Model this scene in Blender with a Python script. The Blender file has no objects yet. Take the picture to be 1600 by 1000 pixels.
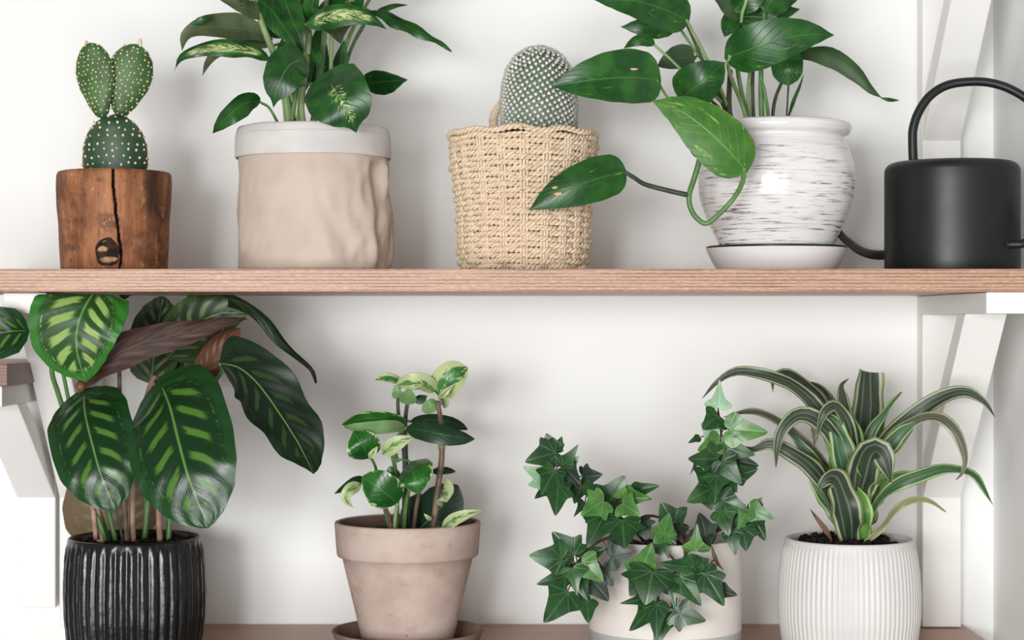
import bpy, math, random
from mathutils import Vector, Matrix, noise as mn
PI = math.pi
R = random.Random(7)
scn = bpy.context.scene
COL = scn.collection

# ------------------------------------------------------------------ camera, world, lights, exposure
CAMY, F = -2.04, 2900.0
cam = bpy.data.cameras.new('camera'); camo = bpy.data.objects.new('camera', cam); COL.objects.link(camo)
camo.location = (0, CAMY, 0); camo.rotation_euler = (PI/2, 0, 0)
cam.sensor_width = 36; cam.lens = F*36/1600; cam.clip_start = 0.05
cam.dof.use_dof = True; cam.dof.focus_distance = 1.80; cam.dof.aperture_fstop = 5.0
scn.camera = camo
scn.view_settings.view_transform = 'Standard'; scn.view_settings.look = 'None'
scn.view_settings.exposure = 0.04; scn.view_settings.gamma = 1; scn.view_settings.use_curve_mapping = False

world = bpy.data.worlds.new('room_light'); scn.world = world; world.use_nodes = True
bg = world.node_tree.nodes['Background']
bg.inputs['Color'].default_value = (1.0, 0.93, 0.88, 1); bg.inputs['Strength'].default_value = 0.24

def area_light(name, loc, target, sx, sz, watts, col=(1, 1, 1)):
    l = bpy.data.lights.new(name, 'AREA'); l.shape = 'RECTANGLE'; l.size = sx; l.size_y = sz
    l.energy = watts; l.color = col
    o = bpy.data.objects.new(name, l); COL.objects.link(o); o.location = loc
    o.rotation_euler = (Vector(target)-Vector(loc)).to_track_quat('-Z', 'Y').to_euler()
    return o
area_light('window_daylight', (-0.64, -3.45, 0.14), (-0.05, -0.1, -0.08), 0.36, 0.5, 27, (0.985, 1, 1))
area_light('window_daylight_side', (-1.18, -3.30, 0.14), (-0.05, -0.1, -0.08), 0.60, 0.6, 20, (0.985, 1, 1))
area_light('large_soft_fill', (-0.50, -3.65, -0.42), (-0.02, 0, -0.22), 2.6, 1.4, 82, (0.99, 1, 1))  # added broad soft fill behind the camera, stands in for room bounce

# ------------------------------------------------------------------ small helpers
def lin(c): c /= 255.0; return c/12.92 if c <= .04045 else ((c+.055)/1.055)**2.4
def C(r, g, b): return (lin(r), lin(g), lin(b), 1.0)
def W(px, py, Y):
    d = Y-CAMY
    return Vector(((px-800)/F*d, Y, (500-py)/F*d))
def S(Y): return F/(Y-CAMY)          # pixels per metre at depth Y

class NT:
    """tiny node-tree builder"""
    def __init__(s, name, rough=.5, spec=.5):
        s.m = bpy.data.materials.new(name); s.m.use_nodes = True
        s.t = s.m.node_tree; s.b = s.t.nodes['Principled BSDF']
        s.b.inputs['Roughness'].default_value = rough
        s.b.inputs['Specular IOR Level'].default_value = spec
    def put(s, sock, v):
        if isinstance(v, bpy.types.NodeSocket): s.t.links.new(v, sock)
        else: sock.default_value = v
    def m_(s, op, a, b=0.0, clamp=False):
        n = s.t.nodes.new('ShaderNodeMath'); n.operation = op; n.use_clamp = clamp
        s.put(n.inputs[0], a); s.put(n.inputs[1], b); return n.outputs[0]
    def step(s, x, a, b):            # smooth ramp a..b -> 0..1
        n = s.t.nodes.new('ShaderNodeMapRange'); n.interpolation_type = 'SMOOTHSTEP'
        s.put(n.inputs[0], x); n.inputs[1].default_value = a; n.inputs[2].default_value = b
        return n.outputs[0]
    def band(s, x, c, h, soft):
        d = s.m_('ABSOLUTE', s.m_('SUBTRACT', x, c)); return s.step(d, h+soft, max(h-soft, 0))
    def coord(s, kind='Object'):
        return s.t.nodes.new('ShaderNodeTexCoord').outputs[kind]
    def sep(s, v):
        n = s.t.nodes.new('ShaderNodeSeparateXYZ'); s.put(n.inputs[0], v); return n.outputs
    def comb(s, x, y, z=0.0):
        n = s.t.nodes.new('ShaderNodeCombineXYZ')
        s.put(n.inputs[0], x); s.put(n.inputs[1], y); s.put(n.inputs[2], z); return n.outputs[0]
    def scale(s, v, xyz):
        n = s.t.nodes.new('ShaderNodeMapping'); s.put(n.inputs[0], v); n.inputs['Scale'].default_value = xyz; return n.outputs[0]
    def noise(s, v, sc, det=3, rough=.5, dist=0):
        n = s.t.nodes.new('ShaderNodeTexNoise'); s.put(n.inputs['Vector'], v)
        n.inputs['Scale'].default_value = sc; n.inputs['Detail'].default_value = det
        n.inputs['Roughness'].default_value = rough; n.inputs['Distortion'].default_value = dist
        return n.outputs[0]
    def mix(s, f, a, b, mode='MIX'):
        n = s.t.nodes.new('ShaderNodeMix'); n.data_type = 'RGBA'; n.blend_type = mode
        s.put(n.inputs[0], f); s.put(n.inputs[6], a); s.put(n.inputs[7], b); return n.outputs[2]
    def rnd(s): return s.t.nodes.new('ShaderNodeObjectInfo').outputs['Random']
    def bump(s, h, strength=.3, dist=.001):
        n = s.t.nodes.new('ShaderNodeBump'); n.inputs['Strength'].default_value = strength
        n.inputs['Distance'].default_value = dist; s.put(n.inputs['Height'], h)
        s.t.links.new(n.outputs[0], s.b.inputs['Normal'])
    def col(s, v): s.put(s.b.inputs['Base Color'], v); return s
    def rough(s, v): s.put(s.b.inputs['Roughness'], v); return s

class MB:
    def __init__(s): s.v = []; s.f = []; s.mi = []; s.uv = []
    def face(s, idx, uv=None, mi=0):
        s.f.append(tuple(idx)); s.mi.append(mi); s.uv.append(uv)
    def build(s, name, mats, parent=None, origin=None, smooth=True):
        if not isinstance(mats, (list, tuple)): mats = [mats]
        o0 = origin if origin is not None else (parent['_o'] if parent is not None else (0, 0, 0))
        o0 = Vector(o0)
        me = bpy.data.meshes.new(name)
        me.from_pydata([tuple(Vector(p)-o0) for p in s.v], [], s.f)
        for m in mats: me.materials.append(m)
        me.polygons.foreach_set('material_index', s.mi)
        if any(u is not None for u in s.uv):
            l = me.uv_layers.new(name='UVMap').data; k = 0
            for fc, u in zip(s.f, s.uv):
                for j in range(len(fc)):
                    if u is not None: l[k].uv = u[j]
                    k += 1
        me.polygons.foreach_set('use_smooth', [smooth]*len(s.f))
        me.update()
        ob = bpy.data.objects.new(name, me); COL.objects.link(ob)
        if parent is not None: ob.parent = parent
        else: ob.location = o0
        ob['_o'] = tuple(o0)
        return ob

def tag(o, label, cat=None, group=None, kind=None):
    if label: o['label'] = label
    if cat: o['category'] = cat
    if group: o['group'] = group
    if kind: o['kind'] = kind
    return o
def thing(name, label, cat, loc, group=None):
    o = bpy.data.objects.new(name, None); COL.objects.link(o); o.location = loc; o.empty_display_size = .02
    o['_o'] = tuple(loc); return tag(o, label, cat, group)

def box(mb, lo, hi, mi=0, bev=0.0):
    x0, y0, z0 = lo; x1, y1, z1 = hi
    b = len(mb.v)
    mb.v += [(x0, y0, z0), (x1, y0, z0), (x1, y1, z0), (x0, y1, z0), (x0, y0, z1), (x1, y0, z1), (x1, y1, z1), (x0, y1, z1)]
    for q in ((0, 3, 2, 1), (4, 5, 6, 7), (0, 1, 5, 4), (1, 2, 6, 5), (2, 3, 7, 6), (3, 0, 4, 7)):
        mb.face([b+i for i in q], None, mi)
def prism_x(mb, poly, x0, x1):       # polygon in (y,z), extruded along x
    b = len(mb.v); n = len(poly)
    mb.v += [(x0, y, z) for y, z in poly]+[(x1, y, z) for y, z in poly]
    mb.face([b+i for i in range(n)]); mb.face([b+n+i for i in reversed(range(n))])
    for i in range(n): j = (i+1) % n; mb.face([b+j, b+i, b+n+i, b+n+j])
def bevel(o, w=.0015, seg=2):
    m = o.modifiers.new('bevel', 'BEVEL'); m.width = w; m.segments = seg; m.limit_method = 'ANGLE'
    for p in o.data.polygons: p.use_smooth = False
    return o

def catmull(P, n, closed=False):
    P = [Vector(p) for p in P]; out = []; m = len(P)
    if m == 2 and not closed: return [P[0].lerp(P[1], i/n) for i in range(n+1)]
    segs = m if closed else m-1
    for i in range(segs):
        if closed: p0, p1, p2, p3 = P[(i-1) % m], P[i], P[(i+1) % m], P[(i+2) % m]
        else:
            p1, p2 = P[i], P[i+1]
            p0 = P[i-1] if i > 0 else p1*2-p2
            p3 = P[i+2] if i+2 < m else p2*2-p1
        for k in range(n):
            t = k/n
            out.append(.5*((2*p1)+(p2-p0)*t+(2*p0-5*p1+4*p2-p3)*t*t+(3*p1-p0-3*p2+p3)*t**3))
    if not closed: out.append(P[-1].copy())
    return out
def resample(P, n):                  # n segments of equal length, returns points
    L = [0]
    for a, b in zip(P, P[1:]): L.append(L[-1]+(b-a).length)
    out = []; j = 0
    for i in range(n+1):
        s = L[-1]*i/n
        while j < len(L)-2 and L[j+1] < s: j += 1
        d = L[j+1]-L[j]
        out.append(P[j].lerp(P[j+1], (s-L[j])/d if d > 1e-9 else 0))
    return out
def interp(keys, x):
    if x <= keys[0][0]: return keys[0][1]
    for (a, p), (b, q) in zip(keys, keys[1:]):
        if x <= b:
            t = (x-a)/(b-a) if b > a else 0; t = t*t*(3-2*t)*.35+t*.65
            return p+(q-p)*t
    return keys[-1][1]
def tube(mb, P, rad, ns=7, closed=False, mi=0, cap=True):
    n = len(P); b0 = len(mb.v); up = None
    for i, p in enumerate(P):
        if closed: t = P[(i+1) % n]-P[i-1]
        else: t = P[min(i+1, n-1)]-P[max(i-1, 0)]
        t.normalize()
        if up is None: up = t.orthogonal()
        up = (up-t*up.dot(t)).normalized(); sd = t.cross(up)
        r = rad(i/(n-1)) if callable(rad) else rad
        for k in range(ns):
            a = 2*PI*k/ns; mb.v.append(p+up*(math.cos(a)*r)+sd*(math.sin(a)*r))
    m = n if closed else n-1
    for i in range(m):
        for k in range(ns):
            a = b0+i*ns; c = b0+((i+1) % n)*ns
            mb.face([a+k, a+(k+1) % ns, c+(k+1) % ns, c+k], [(i/m, k/ns), (i/m, (k+1)/ns), ((i+1)/m, (k+1)/ns), ((i+1)/m, k/ns)], mi)
    if cap and not closed:
        mb.face([b0+k for k in reversed(range(ns))], None, mi); mb.face([b0+(n-1)*ns+k for k in range(ns)], None, mi)
def lathe(mb, prof, c, ns=96, rf=None, mi=0, mif=None):
    """prof [(r,z)] bottom->outside->rim->inside; c = centre (x,y); z absolute"""
    b0 = len(mb.v); n = len(prof)
    for j, (r, z) in enumerate(prof):
        for k in range(ns):
            a = 2*PI*k/ns
            rr, zz = (r, z) if rf is None else rf(a, z, r, j)
            mb.v.append((c[0]+math.sin(a)*rr, c[1]-math.cos(a)*rr, zz))     # angle 0 faces the camera
    for j in range(n-1):
        for k in range(ns):
            k2 = (k+1) % ns
            u = [(k/ns, j/(n-1)), ((k+1)/ns, j/(n-1)), ((k+1)/ns, (j+1)/(n-1)), (k/ns, (j+1)/(n-1))]
            mb.face([b0+j*ns+k, b0+j*ns+k2, b0+(j+1)*ns+k2, b0+(j+1)*ns+k], u, mi if mif is None else mif(j, k))
def smooth_prof(P, n=6):
    return [(max(q.x, 0.0), q.y) for q in catmull([Vector((a, b, 0)) for a, b in P], n)]
def blob(mb, c, r, nu=8, nv=5, sc=(1, 1, 1), jit=0, mi=0):
    b0 = len(mb.v); c = Vector(c)
    for j in range(nv+1):
        ph = PI*j/nv
        for k in range(nu):
            a = 2*PI*k/nu; q = r*(1+jit*(R.random()-.5))
            mb.v.append((c.x+q*sc[0]*math.sin(ph)*math.cos(a), c.y+q*sc[1]*math.sin(ph)*math.sin(a), c.z+q*sc[2]*math.cos(ph)))
    for j in range(nv):
        for k in range(nu):
            k2 = (k+1) % nu
            mb.face([b0+j*nu+k, b0+(j+1)*nu+k, b0+(j+1)*nu+k2, b0+j*nu+k2], None, mi)

# ------------------------------------------------------------------ leaves
SH = {
 'oval':  [(0, .0), (.012, .28), (.04, .58), (.10, .83), (.24, .98), (.48, 1), (.68, .93), (.83, .72), (.93, .43), (.98, .18), (1, 0)],
 'ovate': [(0, .0), (.05, .42), (.18, .84), (.38, 1), (.6, .84), (.8, .46), (.92, .16), (1, 0)],
 'heart': [(0, .0), (.015, .30), (.05, .62), (.13, .90), (.3, 1), (.5, .91), (.7, .66), (.85, .36), (.95, .11), (1, 0)],
 'drip':  [(0, .0), (.015, .34), (.05, .66), (.16, .94), (.4, 1), (.62, .86), (.78, .56), (.86, .22), (.92, .10), (1, 0)],
 'broad': [(0, .0), (.04, .50), (.12, .78), (.3, .98), (.5, 1), (.7, .88), (.85, .62), (.95, .28), (1, 0)],
 'cut':   [(0, .80), (.15, .95), (.38, 1), (.62, .88), (.8, .62), (.91, .36), (.97, .14), (1, 0)],
 'lance': [(0, .08), (.12, .55), (.35, 1), (.6, .82), (.85, .36), (1, 0)],
 'strap': [(0, .62), (.15, .82), (.4, 1), (.62, .92), (.82, .58), (.94, .22), (1, .02)],
 'trunc': [(0, .62), (.2, .85), (.5, 1), (.9, .98), (1, .9)],
 'round': [(0, .0), (.02, .3), (.06, .55), (.18, .84), (.42, 1), (.66, .92), (.84, .64), (.95, .28), (1, 0)],
}
def frame(t, roll):
    c = Vector((0, -1, 0)); n = c-t*c.dot(t)
    if n.length < 1e-4: n = Vector((0, 0, 1))
    n.normalize(); n = Matrix.Rotation(math.radians(roll), 3, t) @ n
    return n, t.cross(n)
def leaf(parent, Yc, pts, w, mats, roll=0, roll2=None, shape='ovate', cup=.15, wave=0.0, wf=3, back=0.0,
         nu=20, nv=8, corr=0.0, ncor=7, th=.0007, name='leaf', fold=0.0, asym=0.0, comp=True, zmax=None, twist=0.0):
    P3 = [W(p[0], p[1], Yc-(p[2] if len(p) > 2 else 0)) for p in pts]
    fine = resample(catmull(P3, 10), nu*8)
    us = [.45*i/nu+.55*(.5-.5*math.cos(PI*i/nu)) for i in range(nu+1)]
    def at(u):
        x = u*nu*8; k = min(int(x), nu*8-1); return fine[k].lerp(fine[k+1], x-k)
    mid = [at(u) for u in us]
    ph = R.random()*6.28
    if roll2 is None: roll2 = roll
    sc = S(Yc-(pts[len(pts)//2][2] if len(pts[0]) > 2 else 0))
    hw0 = w/sc/2
    if comp: hw0 /= max(.5, abs(math.cos(math.radians((roll+roll2)/2))))
    mb = MB(); top = []; bot = []; uvs = []
    for i in range(nu+1):
        u = us[i]
        t = (at(min(u+.03, 1))-at(max(u-.03, 0))).normalized()
        n, b = frame(t, roll+(roll2-roll)*u+twist*math.sin(2*PI*1.6*u+ph)*min(1, u*3))
        hw = hw0*interp(SH[shape], u)
        for j in range(nv+1):
            v = -1+2*j/nv
            k = 1+asym*(1 if v > 0 else -1)
            p = mid[i]+b*(v*hw*k)-t*(back*hw0*abs(v)**1.5*(1-u)**3)
            p = p+n*(cup*hw*v*v+fold*hw*abs(v))
            if wave: p = p+n*(wave*hw0*abs(v)**2*math.sin(2*PI*wf*u+ph+(1.7 if v > 0 else 0)))
            if corr: p = p+n*(corr*math.sin(2*PI*ncor*(u-.30*abs(v)))*math.sin(PI*abs(v)))
            if zmax is not None and p.z > zmax:      # bends back under the board above
                p = Vector((p.x, p.y+(p.z-zmax)*.9, zmax-(p.z-zmax)*.04))
            top.append(p); bot.append(p-n*th); uvs.append((v*.5+.5, u))
    m = nv+1; N = len(top); mb.v = top+bot
    for i in range(nu):
        for j in range(nv):
            a = i*m+j; q = [a, a+m, a+m+1, a+1]
            mb.face(q[::-1], [uvs[x] for x in q[::-1]], 0)
            mb.face([x+N for x in q], [uvs[x] for x in q], 1)
    def side(a, b):
        q = len(mb.v); mb.v += [mb.v[x] for x in (a, b, b+N, a+N)]      # own corners, so the rim does not round the shading
        mb.face([q, q+1, q+2, q+3], [uvs[a], uvs[b], uvs[b], uvs[a]], 0)
    for i in range(nu): side((i+1)*m, i*m); side(i*m+nv, (i+1)*m+nv)
    for j in range(nv): side(j, j+1); side(nu*m+j+1, nu*m+j)
    return mb.build(name, mats, parent)
STK = {}
def stem(parent, Yc, pts, wpx, mat, name='stem', w2=None, ns=8, n=8):
    P = catmull([W(p[0], p[1], Yc-(p[2] if len(p) > 2 else 0)) for p in pts], n)
    sc = S(Yc); a = wpx/sc/2; b = (w2 if w2 is not None else wpx)/sc/2
    mb = MB(); tube(mb, P, lambda t: a+(b-a)*t, ns)
    STK.setdefault(parent.name, []).extend(P)
    return mb.build(name, mat, parent)
def petiole(lf, plant, Yc, p, wpx, mat):
    if (p[0], p[1]) in ((300, 38), (1376, 153), (375, -8)): return       # folded-over leaf tips
    A = W(p[0], p[1], Yc-p[2]+.003); ps = STK.get(plant.name, [])
    low = [q for q in ps if q.z < A.z+.004] or ps
    q = min(low, key=lambda x: (x-A).length)
    d = (q-A).length
    if d < .004: return
    mid = A.lerp(q, .4)+Vector((0, .22*d, .06*d)); r = wpx/S(Yc)/2
    mb = MB(); tube(mb, catmull([A, mid, q], 6), r, 6); mb.build('petiole', mat, lf)

# ------------------------------------------------------------------ materials
def uvm(g):
    u = g.sep(g.coord('UV')); v = g.m_('MULTIPLY', g.m_('SUBTRACT', u[0], .5), 2.0)
    return v, g.m_('ABSOLUTE', v), u[1]
def leaf_base(name, base, alt, vein, rough=.36, spec=.38, veinw=.022, lat=9, slant=.34, var=.25, veinamt=.75, latamt=.12):
    """general green leaf: mottled colour, pale midrib, faint side veins"""
    g = NT(name, rough, spec); v, av, u = uvm(g); o = g.coord('Object')
    col = g.mix(g.step(g.noise(o, 60, 3), .35, .7), base, alt)
    s = g.m_('SUBTRACT', u, g.m_('MULTIPLY', av, slant))
    ln = g.band(g.m_('FRACT', g.m_('MULTIPLY', s, lat)), .5, .04, .035)
    col = g.mix(g.m_('MULTIPLY', ln, latamt), col, vein)
    col = g.mix(g.m_('MULTIPLY', g.step(av, veinw*2, veinw*.4), veinamt), col, vein)
    rv = g.rnd()
    col = g.mix(g.m_('MULTIPLY', rv, var), col, (base[0]*.45, base[1]*.5, base[2]*.5, 1))
    g.bump(g.m_('ADD', ln, g.step(av, .05, .0)), .25, .0008)
    return g, col, v, av, u, s, o
M = {}
def under(name, a, b, rough=.5):
    g, col, *_ = leaf_base(name, a, b, (min(a[0]*2.2, 1), min(a[1]*2.2, 1), min(a[2]*2.2, 1), 1), rough, .35)
    M[name] = g.col(col).m
g, col, v, av, u, s, o = leaf_base('dieffenbachia_leaf', C(22, 62, 27), C(40, 92, 33), C(90, 140, 70), .34)
M['dief'] = g.col(col).m
def speckle(name, lo, hi, wid):
    g, col, v, av, u, s, o = leaf_base(name, C(22, 62, 27), C(44, 98, 36), C(110, 160, 80), .34)
    st = g.comb(g.m_('MULTIPLY', s, 26.0), g.m_('MULTIPLY', v, 3.2), g.rnd())
    n = g.noise(st, 1.0, 5, .65, 1.2)
    mk = g.m_('MULTIPLY', g.step(n, lo, hi), g.m_('MULTIPLY', g.step(av, wid, wid*.35), g.m_('MULTIPLY', g.step(u, .04, .22), g.step(u, .92, .7))))
    col = g.mix(g.m_('MULTIPLY', mk, .5), col, C(80, 150, 50)); col = g.mix(g.step(mk, .35, .85), col, C(206, 212, 150))
    M[name] = g.col(col).m
speckle('dief_speckled', .42, .58, .78); speckle('dief_flecked', .50, .62, .40)
under('dief_under', C(62, 76, 52), C(84, 96, 62))
g, col, v, av, u, s, o = leaf_base('pothos_leaf', C(23, 70, 25), C(43, 96, 33), C(90, 140, 62), .33, veinamt=.45, latamt=.02)
n = g.noise(g.comb(g.m_('MULTIPLY', s, 5.0), g.m_('MULTIPLY', v, 4.0), g.m_('MULTIPLY', g.rnd(), 40.0)), 1.0, 4, .6, .6)
mk = g.m_('MULTIPLY', g.step(n, .64, .74), g.step(u, .95, .75))
M['pothos'] = g.col(g.mix(g.m_('MULTIPLY', mk, .8), col, C(150, 182, 72))).m
g, col, v, av, u, s, o = leaf_base('pothos_yellow_leaf', C(54, 104, 36), C(74, 122, 42), C(120, 165, 80), .34, veinamt=.35, latamt=.02)  # yellow-green variant with more yellow splashes
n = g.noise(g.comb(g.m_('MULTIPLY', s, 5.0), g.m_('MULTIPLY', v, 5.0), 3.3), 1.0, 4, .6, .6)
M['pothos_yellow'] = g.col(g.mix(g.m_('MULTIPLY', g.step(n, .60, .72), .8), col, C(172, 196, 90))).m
under('pothos_under', C(52, 78, 48), C(70, 94, 58))

def calathea(name, dark, margin, stripe, amt=1.0, rough=.28, und=False, sw=.17):
    g = NT(name, rough, .34); v, av, u = uvm(g); o = g.coord('Object')
    s = g.m_('SUBTRACT', u, g.m_('MULTIPLY', av, .27))
    side = g.m_('MULTIPLY', g.m_('GREATER_THAN', v, 0.0), .5)
    wob = g.m_('MULTIPLY', g.m_('SUBTRACT', g.noise(g.comb(g.m_('MULTIPLY', v, 2.0), g.m_('MULTIPLY', u, 5.0), g.rnd()), 1.0, 2), .5), .35)
    fr = g.m_('FRACT', g.m_('ADD', g.m_('ADD', g.m_('MULTIPLY', s, 6.6), side), wob))
    fine = g.noise(g.comb(g.m_('MULTIPLY', s, 95.0), g.m_('MULTIPLY', v, 2.0), 0.0), 1.0, 2)
    rho = g.m_('POWER', g.m_('ADD', g.m_('POWER', av, 3.0), g.m_('POWER', g.m_('ABSOLUTE', g.m_('MULTIPLY', g.m_('SUBTRACT', u, .47), 1.9)), 3.0)), .3333)
    e0 = g.m_('ADD', av, g.m_('MULTIPLY', g.m_('SUBTRACT', fine, .5), .30))
    st = g.m_('MULTIPLY', g.band(fr, .5, sw, .06), g.m_('MULTIPLY', g.step(e0, .10, .20), g.m_('MULTIPLY', g.step(e0, .64, .50), g.step(rho, .86, .72))))
    rn = g.noise(g.comb(g.m_('MULTIPLY', s, 42.0), g.m_('MULTIPLY', v, 7.0), 1.0), 1.0, 4, .7)
    r2 = g.m_('ADD', rho, g.m_('MULTIPLY', g.m_('SUBTRACT', rn, .5), .24))
    ring = g.m_('MULTIPLY', g.band(r2, .77, .016, .016), g.step(rn, .48, .60))
    col = g.mix(g.step(r2, .76, .86), dark, margin)
    col = g.mix(g.m_('MULTIPLY', g.noise(o, 90, 3), .35), col, margin)
    sc = g.mix(fine, stripe, (stripe[0]*.55, stripe[1]*.62, stripe[2]*.55, 1))
    col = g.mix(g.m_('MULTIPLY', st, .92*amt), col, sc)
    col = g.mix(g.m_('MULTIPLY', ring, .62*amt), col, stripe)
    col = g.mix(g.m_('MULTIPLY', g.step(av, .034, .012), .72), col, C(104, 146, 74) if not und else C(92, 76, 60))
    h = g.m_('SINE', g.m_('MULTIPLY', s, 41.5)); g.bump(g.m_('ADD', g.m_('MULTIPLY', h, .5), g.m_('MULTIPLY', fine, .35)), .35, .0016)
    M[name] = g.col(col).m
calathea('cal_bright', C(28, 58, 22), C(46, 108, 36), C(158, 186, 104), 1.0, .38, False, .25)
calathea('cal', C(17, 46, 22), C(25, 63, 28), C(98, 144, 56), .75, .27)
calathea('cal_shaded', C(12, 26, 16), C(18, 40, 21), C(66, 94, 46), .5, .42)  # shade of leaves turned from the light, put into their colours
calathea('cal_olive', C(34, 50, 28), C(52, 74, 38), C(120, 132, 84), .75, .45)
calathea('cal_under', C(54, 35, 30), C(60, 38, 32), C(116, 88, 66), .5, .6, True)
calathea('cal_under_warm', C(100, 66, 50), C(112, 72, 54), C(176, 146, 110), .35, .42, True)
calathea('cal_under_olive', C(96, 80, 54), C(98, 78, 54), C(150, 132, 84), .6, .5, True)

def peper(name, base, alt, cream, edge, lo, hi, amt=1.0, rough=.28):
    g, col, v, av, u, s, o = leaf_base(name, base, alt, C(110, 150, 84), rough, .42, latamt=.03, veinamt=.4)
    n = g.noise(g.comb(g.m_('MULTIPLY', s, 9.0), g.m_('MULTIPLY', v, 3.0), g.m_('MULTIPLY', g.rnd(), 30.0)), 1.0, 4, .6, .4)
    x = g.m_('ADD', n, g.m_('MULTIPLY', g.step(av, edge-.25, edge+.25), .28))
    M[name] = g.col(g.mix(g.m_('MULTIPLY', g.step(x, lo, hi), amt), col, cream)).m
peper('pep', C(26, 80, 30), C(46, 108, 38), C(186, 200, 146), .85, .68, .76, .85)
peper('pep_varieg', C(36, 98, 44), C(66, 126, 58), C(180, 190, 138), .55, .52, .64, .92, .34)
peper('pep_cream', C(70, 124, 60), C(104, 150, 78), C(182, 192, 142), .4, .47, .60, .9, .42)
peper('pep_dark', C(24, 52, 34), C(34, 66, 40), C(178, 192, 140), 1.0, .76, .82, .8, .36)
under('pep_under', C(104, 140, 88), C(124, 158, 102))
under('pep_under_pale', C(150, 172, 130), C(168, 186, 146))

def ivy(name, base, alt, vein, rough, var=.5):
    g = NT(name, rough, .45); uv = g.sep(g.coord('UV')); o = g.coord('Object')
    x = g.m_('ABSOLUTE', g.m_('MULTIPLY', g.m_('SUBTRACT', uv[0], .5), 2.0)); y = g.m_('SUBTRACT', g.m_('MULTIPLY', uv[1], 1.2), .15)
    vn = g.step(x, .034, .006)
    for a in (40, 72, 112):
        cs, sn = math.cos(math.radians(a)), math.sin(math.radians(a))
        al = g.m_('ADD', g.m_('MULTIPLY', x, sn), g.m_('MULTIPLY', y, cs))
        d = g.m_('ABSOLUTE', g.m_('SUBTRACT', g.m_('MULTIPLY', x, cs), g.m_('MULTIPLY', y, sn)))
        vn = g.m_('MAXIMUM', vn, g.m_('MULTIPLY', g.step(d, .024, .005), g.m_('MULTIPLY', g.step(al, 0, .04), g.step(al, .72, .4))))
    col = g.mix(g.step(g.noise(o, 75, 3), .35, .68), base, alt)
    col = g.mix(g.m_('MULTIPLY', g.rnd(), var), col, (base[0]*.5, base[1]*.55, base[2]*.6, 1))
    col = g.mix(g.m_('MULTIPLY', vn, .20), col, vein)
    g.bump(g.m_('SUBTRACT', g.noise(o, 110, 3), g.m_('MULTIPLY', vn, .6)), .22, .0012)
    M[name] = g.col(col).m
ivy('ivy', C(26, 62, 30), C(43, 86, 38), C(110, 150, 100), .32)
ivy('ivy_light', C(55, 102, 44), C(86, 132, 62), C(150, 186, 124), .32, .3)
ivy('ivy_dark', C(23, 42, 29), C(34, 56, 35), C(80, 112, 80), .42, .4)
ivy('ivy_pale', C(132, 172, 132), C(160, 194, 156), C(190, 214, 184), .38, .2)
under('ivy_under', C(60, 92, 58), C(76, 108, 70))

def draca(name, green, mid, edge, outer, rough=.42):
    g = NT(name, rough, .45); v, av, u = uvm(g); o = g.coord('Object')
    wob = g.m_('MULTIPLY', g.m_('SUBTRACT', g.noise(g.comb(g.m_('MULTIPLY', u, 5.0), g.rnd(), 0.0), 1.0, 2), .5), .10)
    x = g.m_('ADD', v, wob); ax = g.m_('ABSOLUTE', x)
    fine = g.noise(g.comb(g.m_('MULTIPLY', v, 16.0), g.m_('MULTIPLY', u, 1.2), g.m_('MULTIPLY', g.rnd(), 9.0)), 1.0, 3, .6)
    col = g.mix(g.step(fine, .40, .66), green, mid)
    col = g.mix(g.m_('MULTIPLY', g.band(x, .18, .05, .05), .5), col, C(128, 134, 116))
    col = g.mix(g.m_('MULTIPLY', g.band(x, -.38, .04, .05), .5), col, C(128, 134, 116))
    col = g.mix(g.m_('MULTIPLY', g.step(ax, .68, .76), .75), col, edge)
    col = g.mix(g.step(ax, .84, .90), col, outer)
    g.bump(fine, .3, .0006); M[name] = g.col(col).m
draca('dra', C(38, 54, 40), C(66, 78, 60), C(186, 186, 160), C(98, 118, 62))
draca('dra_green', C(40, 84, 46), C(62, 100, 58), C(190, 198, 158), C(104, 142, 62))
draca('dra_grey', C(76, 80, 66), C(104, 106, 90), C(196, 194, 170), C(140, 144, 104))
draca('dra_lime', C(84, 140, 60), C(112, 160, 70), C(206, 214, 160), C(120, 170, 64))
draca('dra_olive', C(118, 116, 76), C(140, 138, 94), C(186, 184, 146), C(132, 130, 84))

def plain(name, a, b=None, rough=.5, sc=60, spec=.4, bump=0, bsc=None, bd=.001):
    g = NT(name, rough, spec); o = g.coord('Object'); n = g.noise(o, sc, 4)
    g.col(g.mix(g.step(n, .35, .68), a, b or a))
    if bump: g.bump(g.noise(o, bsc or sc*3, 4), bump, bd)
    M[name] = g.m
plain('stalk_pale', C(112, 140, 84), C(146, 166, 112), .45, 30)
plain('stalk_green', C(74, 112, 60), C(98, 134, 74), .42, 40)
plain('stalk_dark', C(48, 54, 44), C(66, 76, 54), .5, 40)
plain('stalk_brown', C(92, 72, 62), C(128, 104, 84), .55, 60)
plain('stalk_pink', C(150, 116, 100), C(186, 158, 138), .5, 60)
plain('ivy_stem', C(66, 46, 42), C(92, 68, 58), .6, 60)
plain('dry_leaf', C(84, 62, 52), C(120, 92, 76), .8, 90)
plain('dry_patch', C(178, 146, 108), C(206, 176, 140), .8, 200)
plain('soil', C(30, 25, 22), C(58, 46, 40), .95, 120, .15, .9, 260, .004)
plain('white_paint', C(238, 236, 233), C(241, 239, 236), .5, 8, .35, .06, 160)
g = NT('wall_paint', .75, .25); o = g.coord('Object')
g.col(g.mix(g.noise(o, 3, 2), C(236, 236, 234), C(239, 239, 237))); g.bump(g.noise(o, 240, 3), .06, .0006); M['wall'] = g.m

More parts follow.
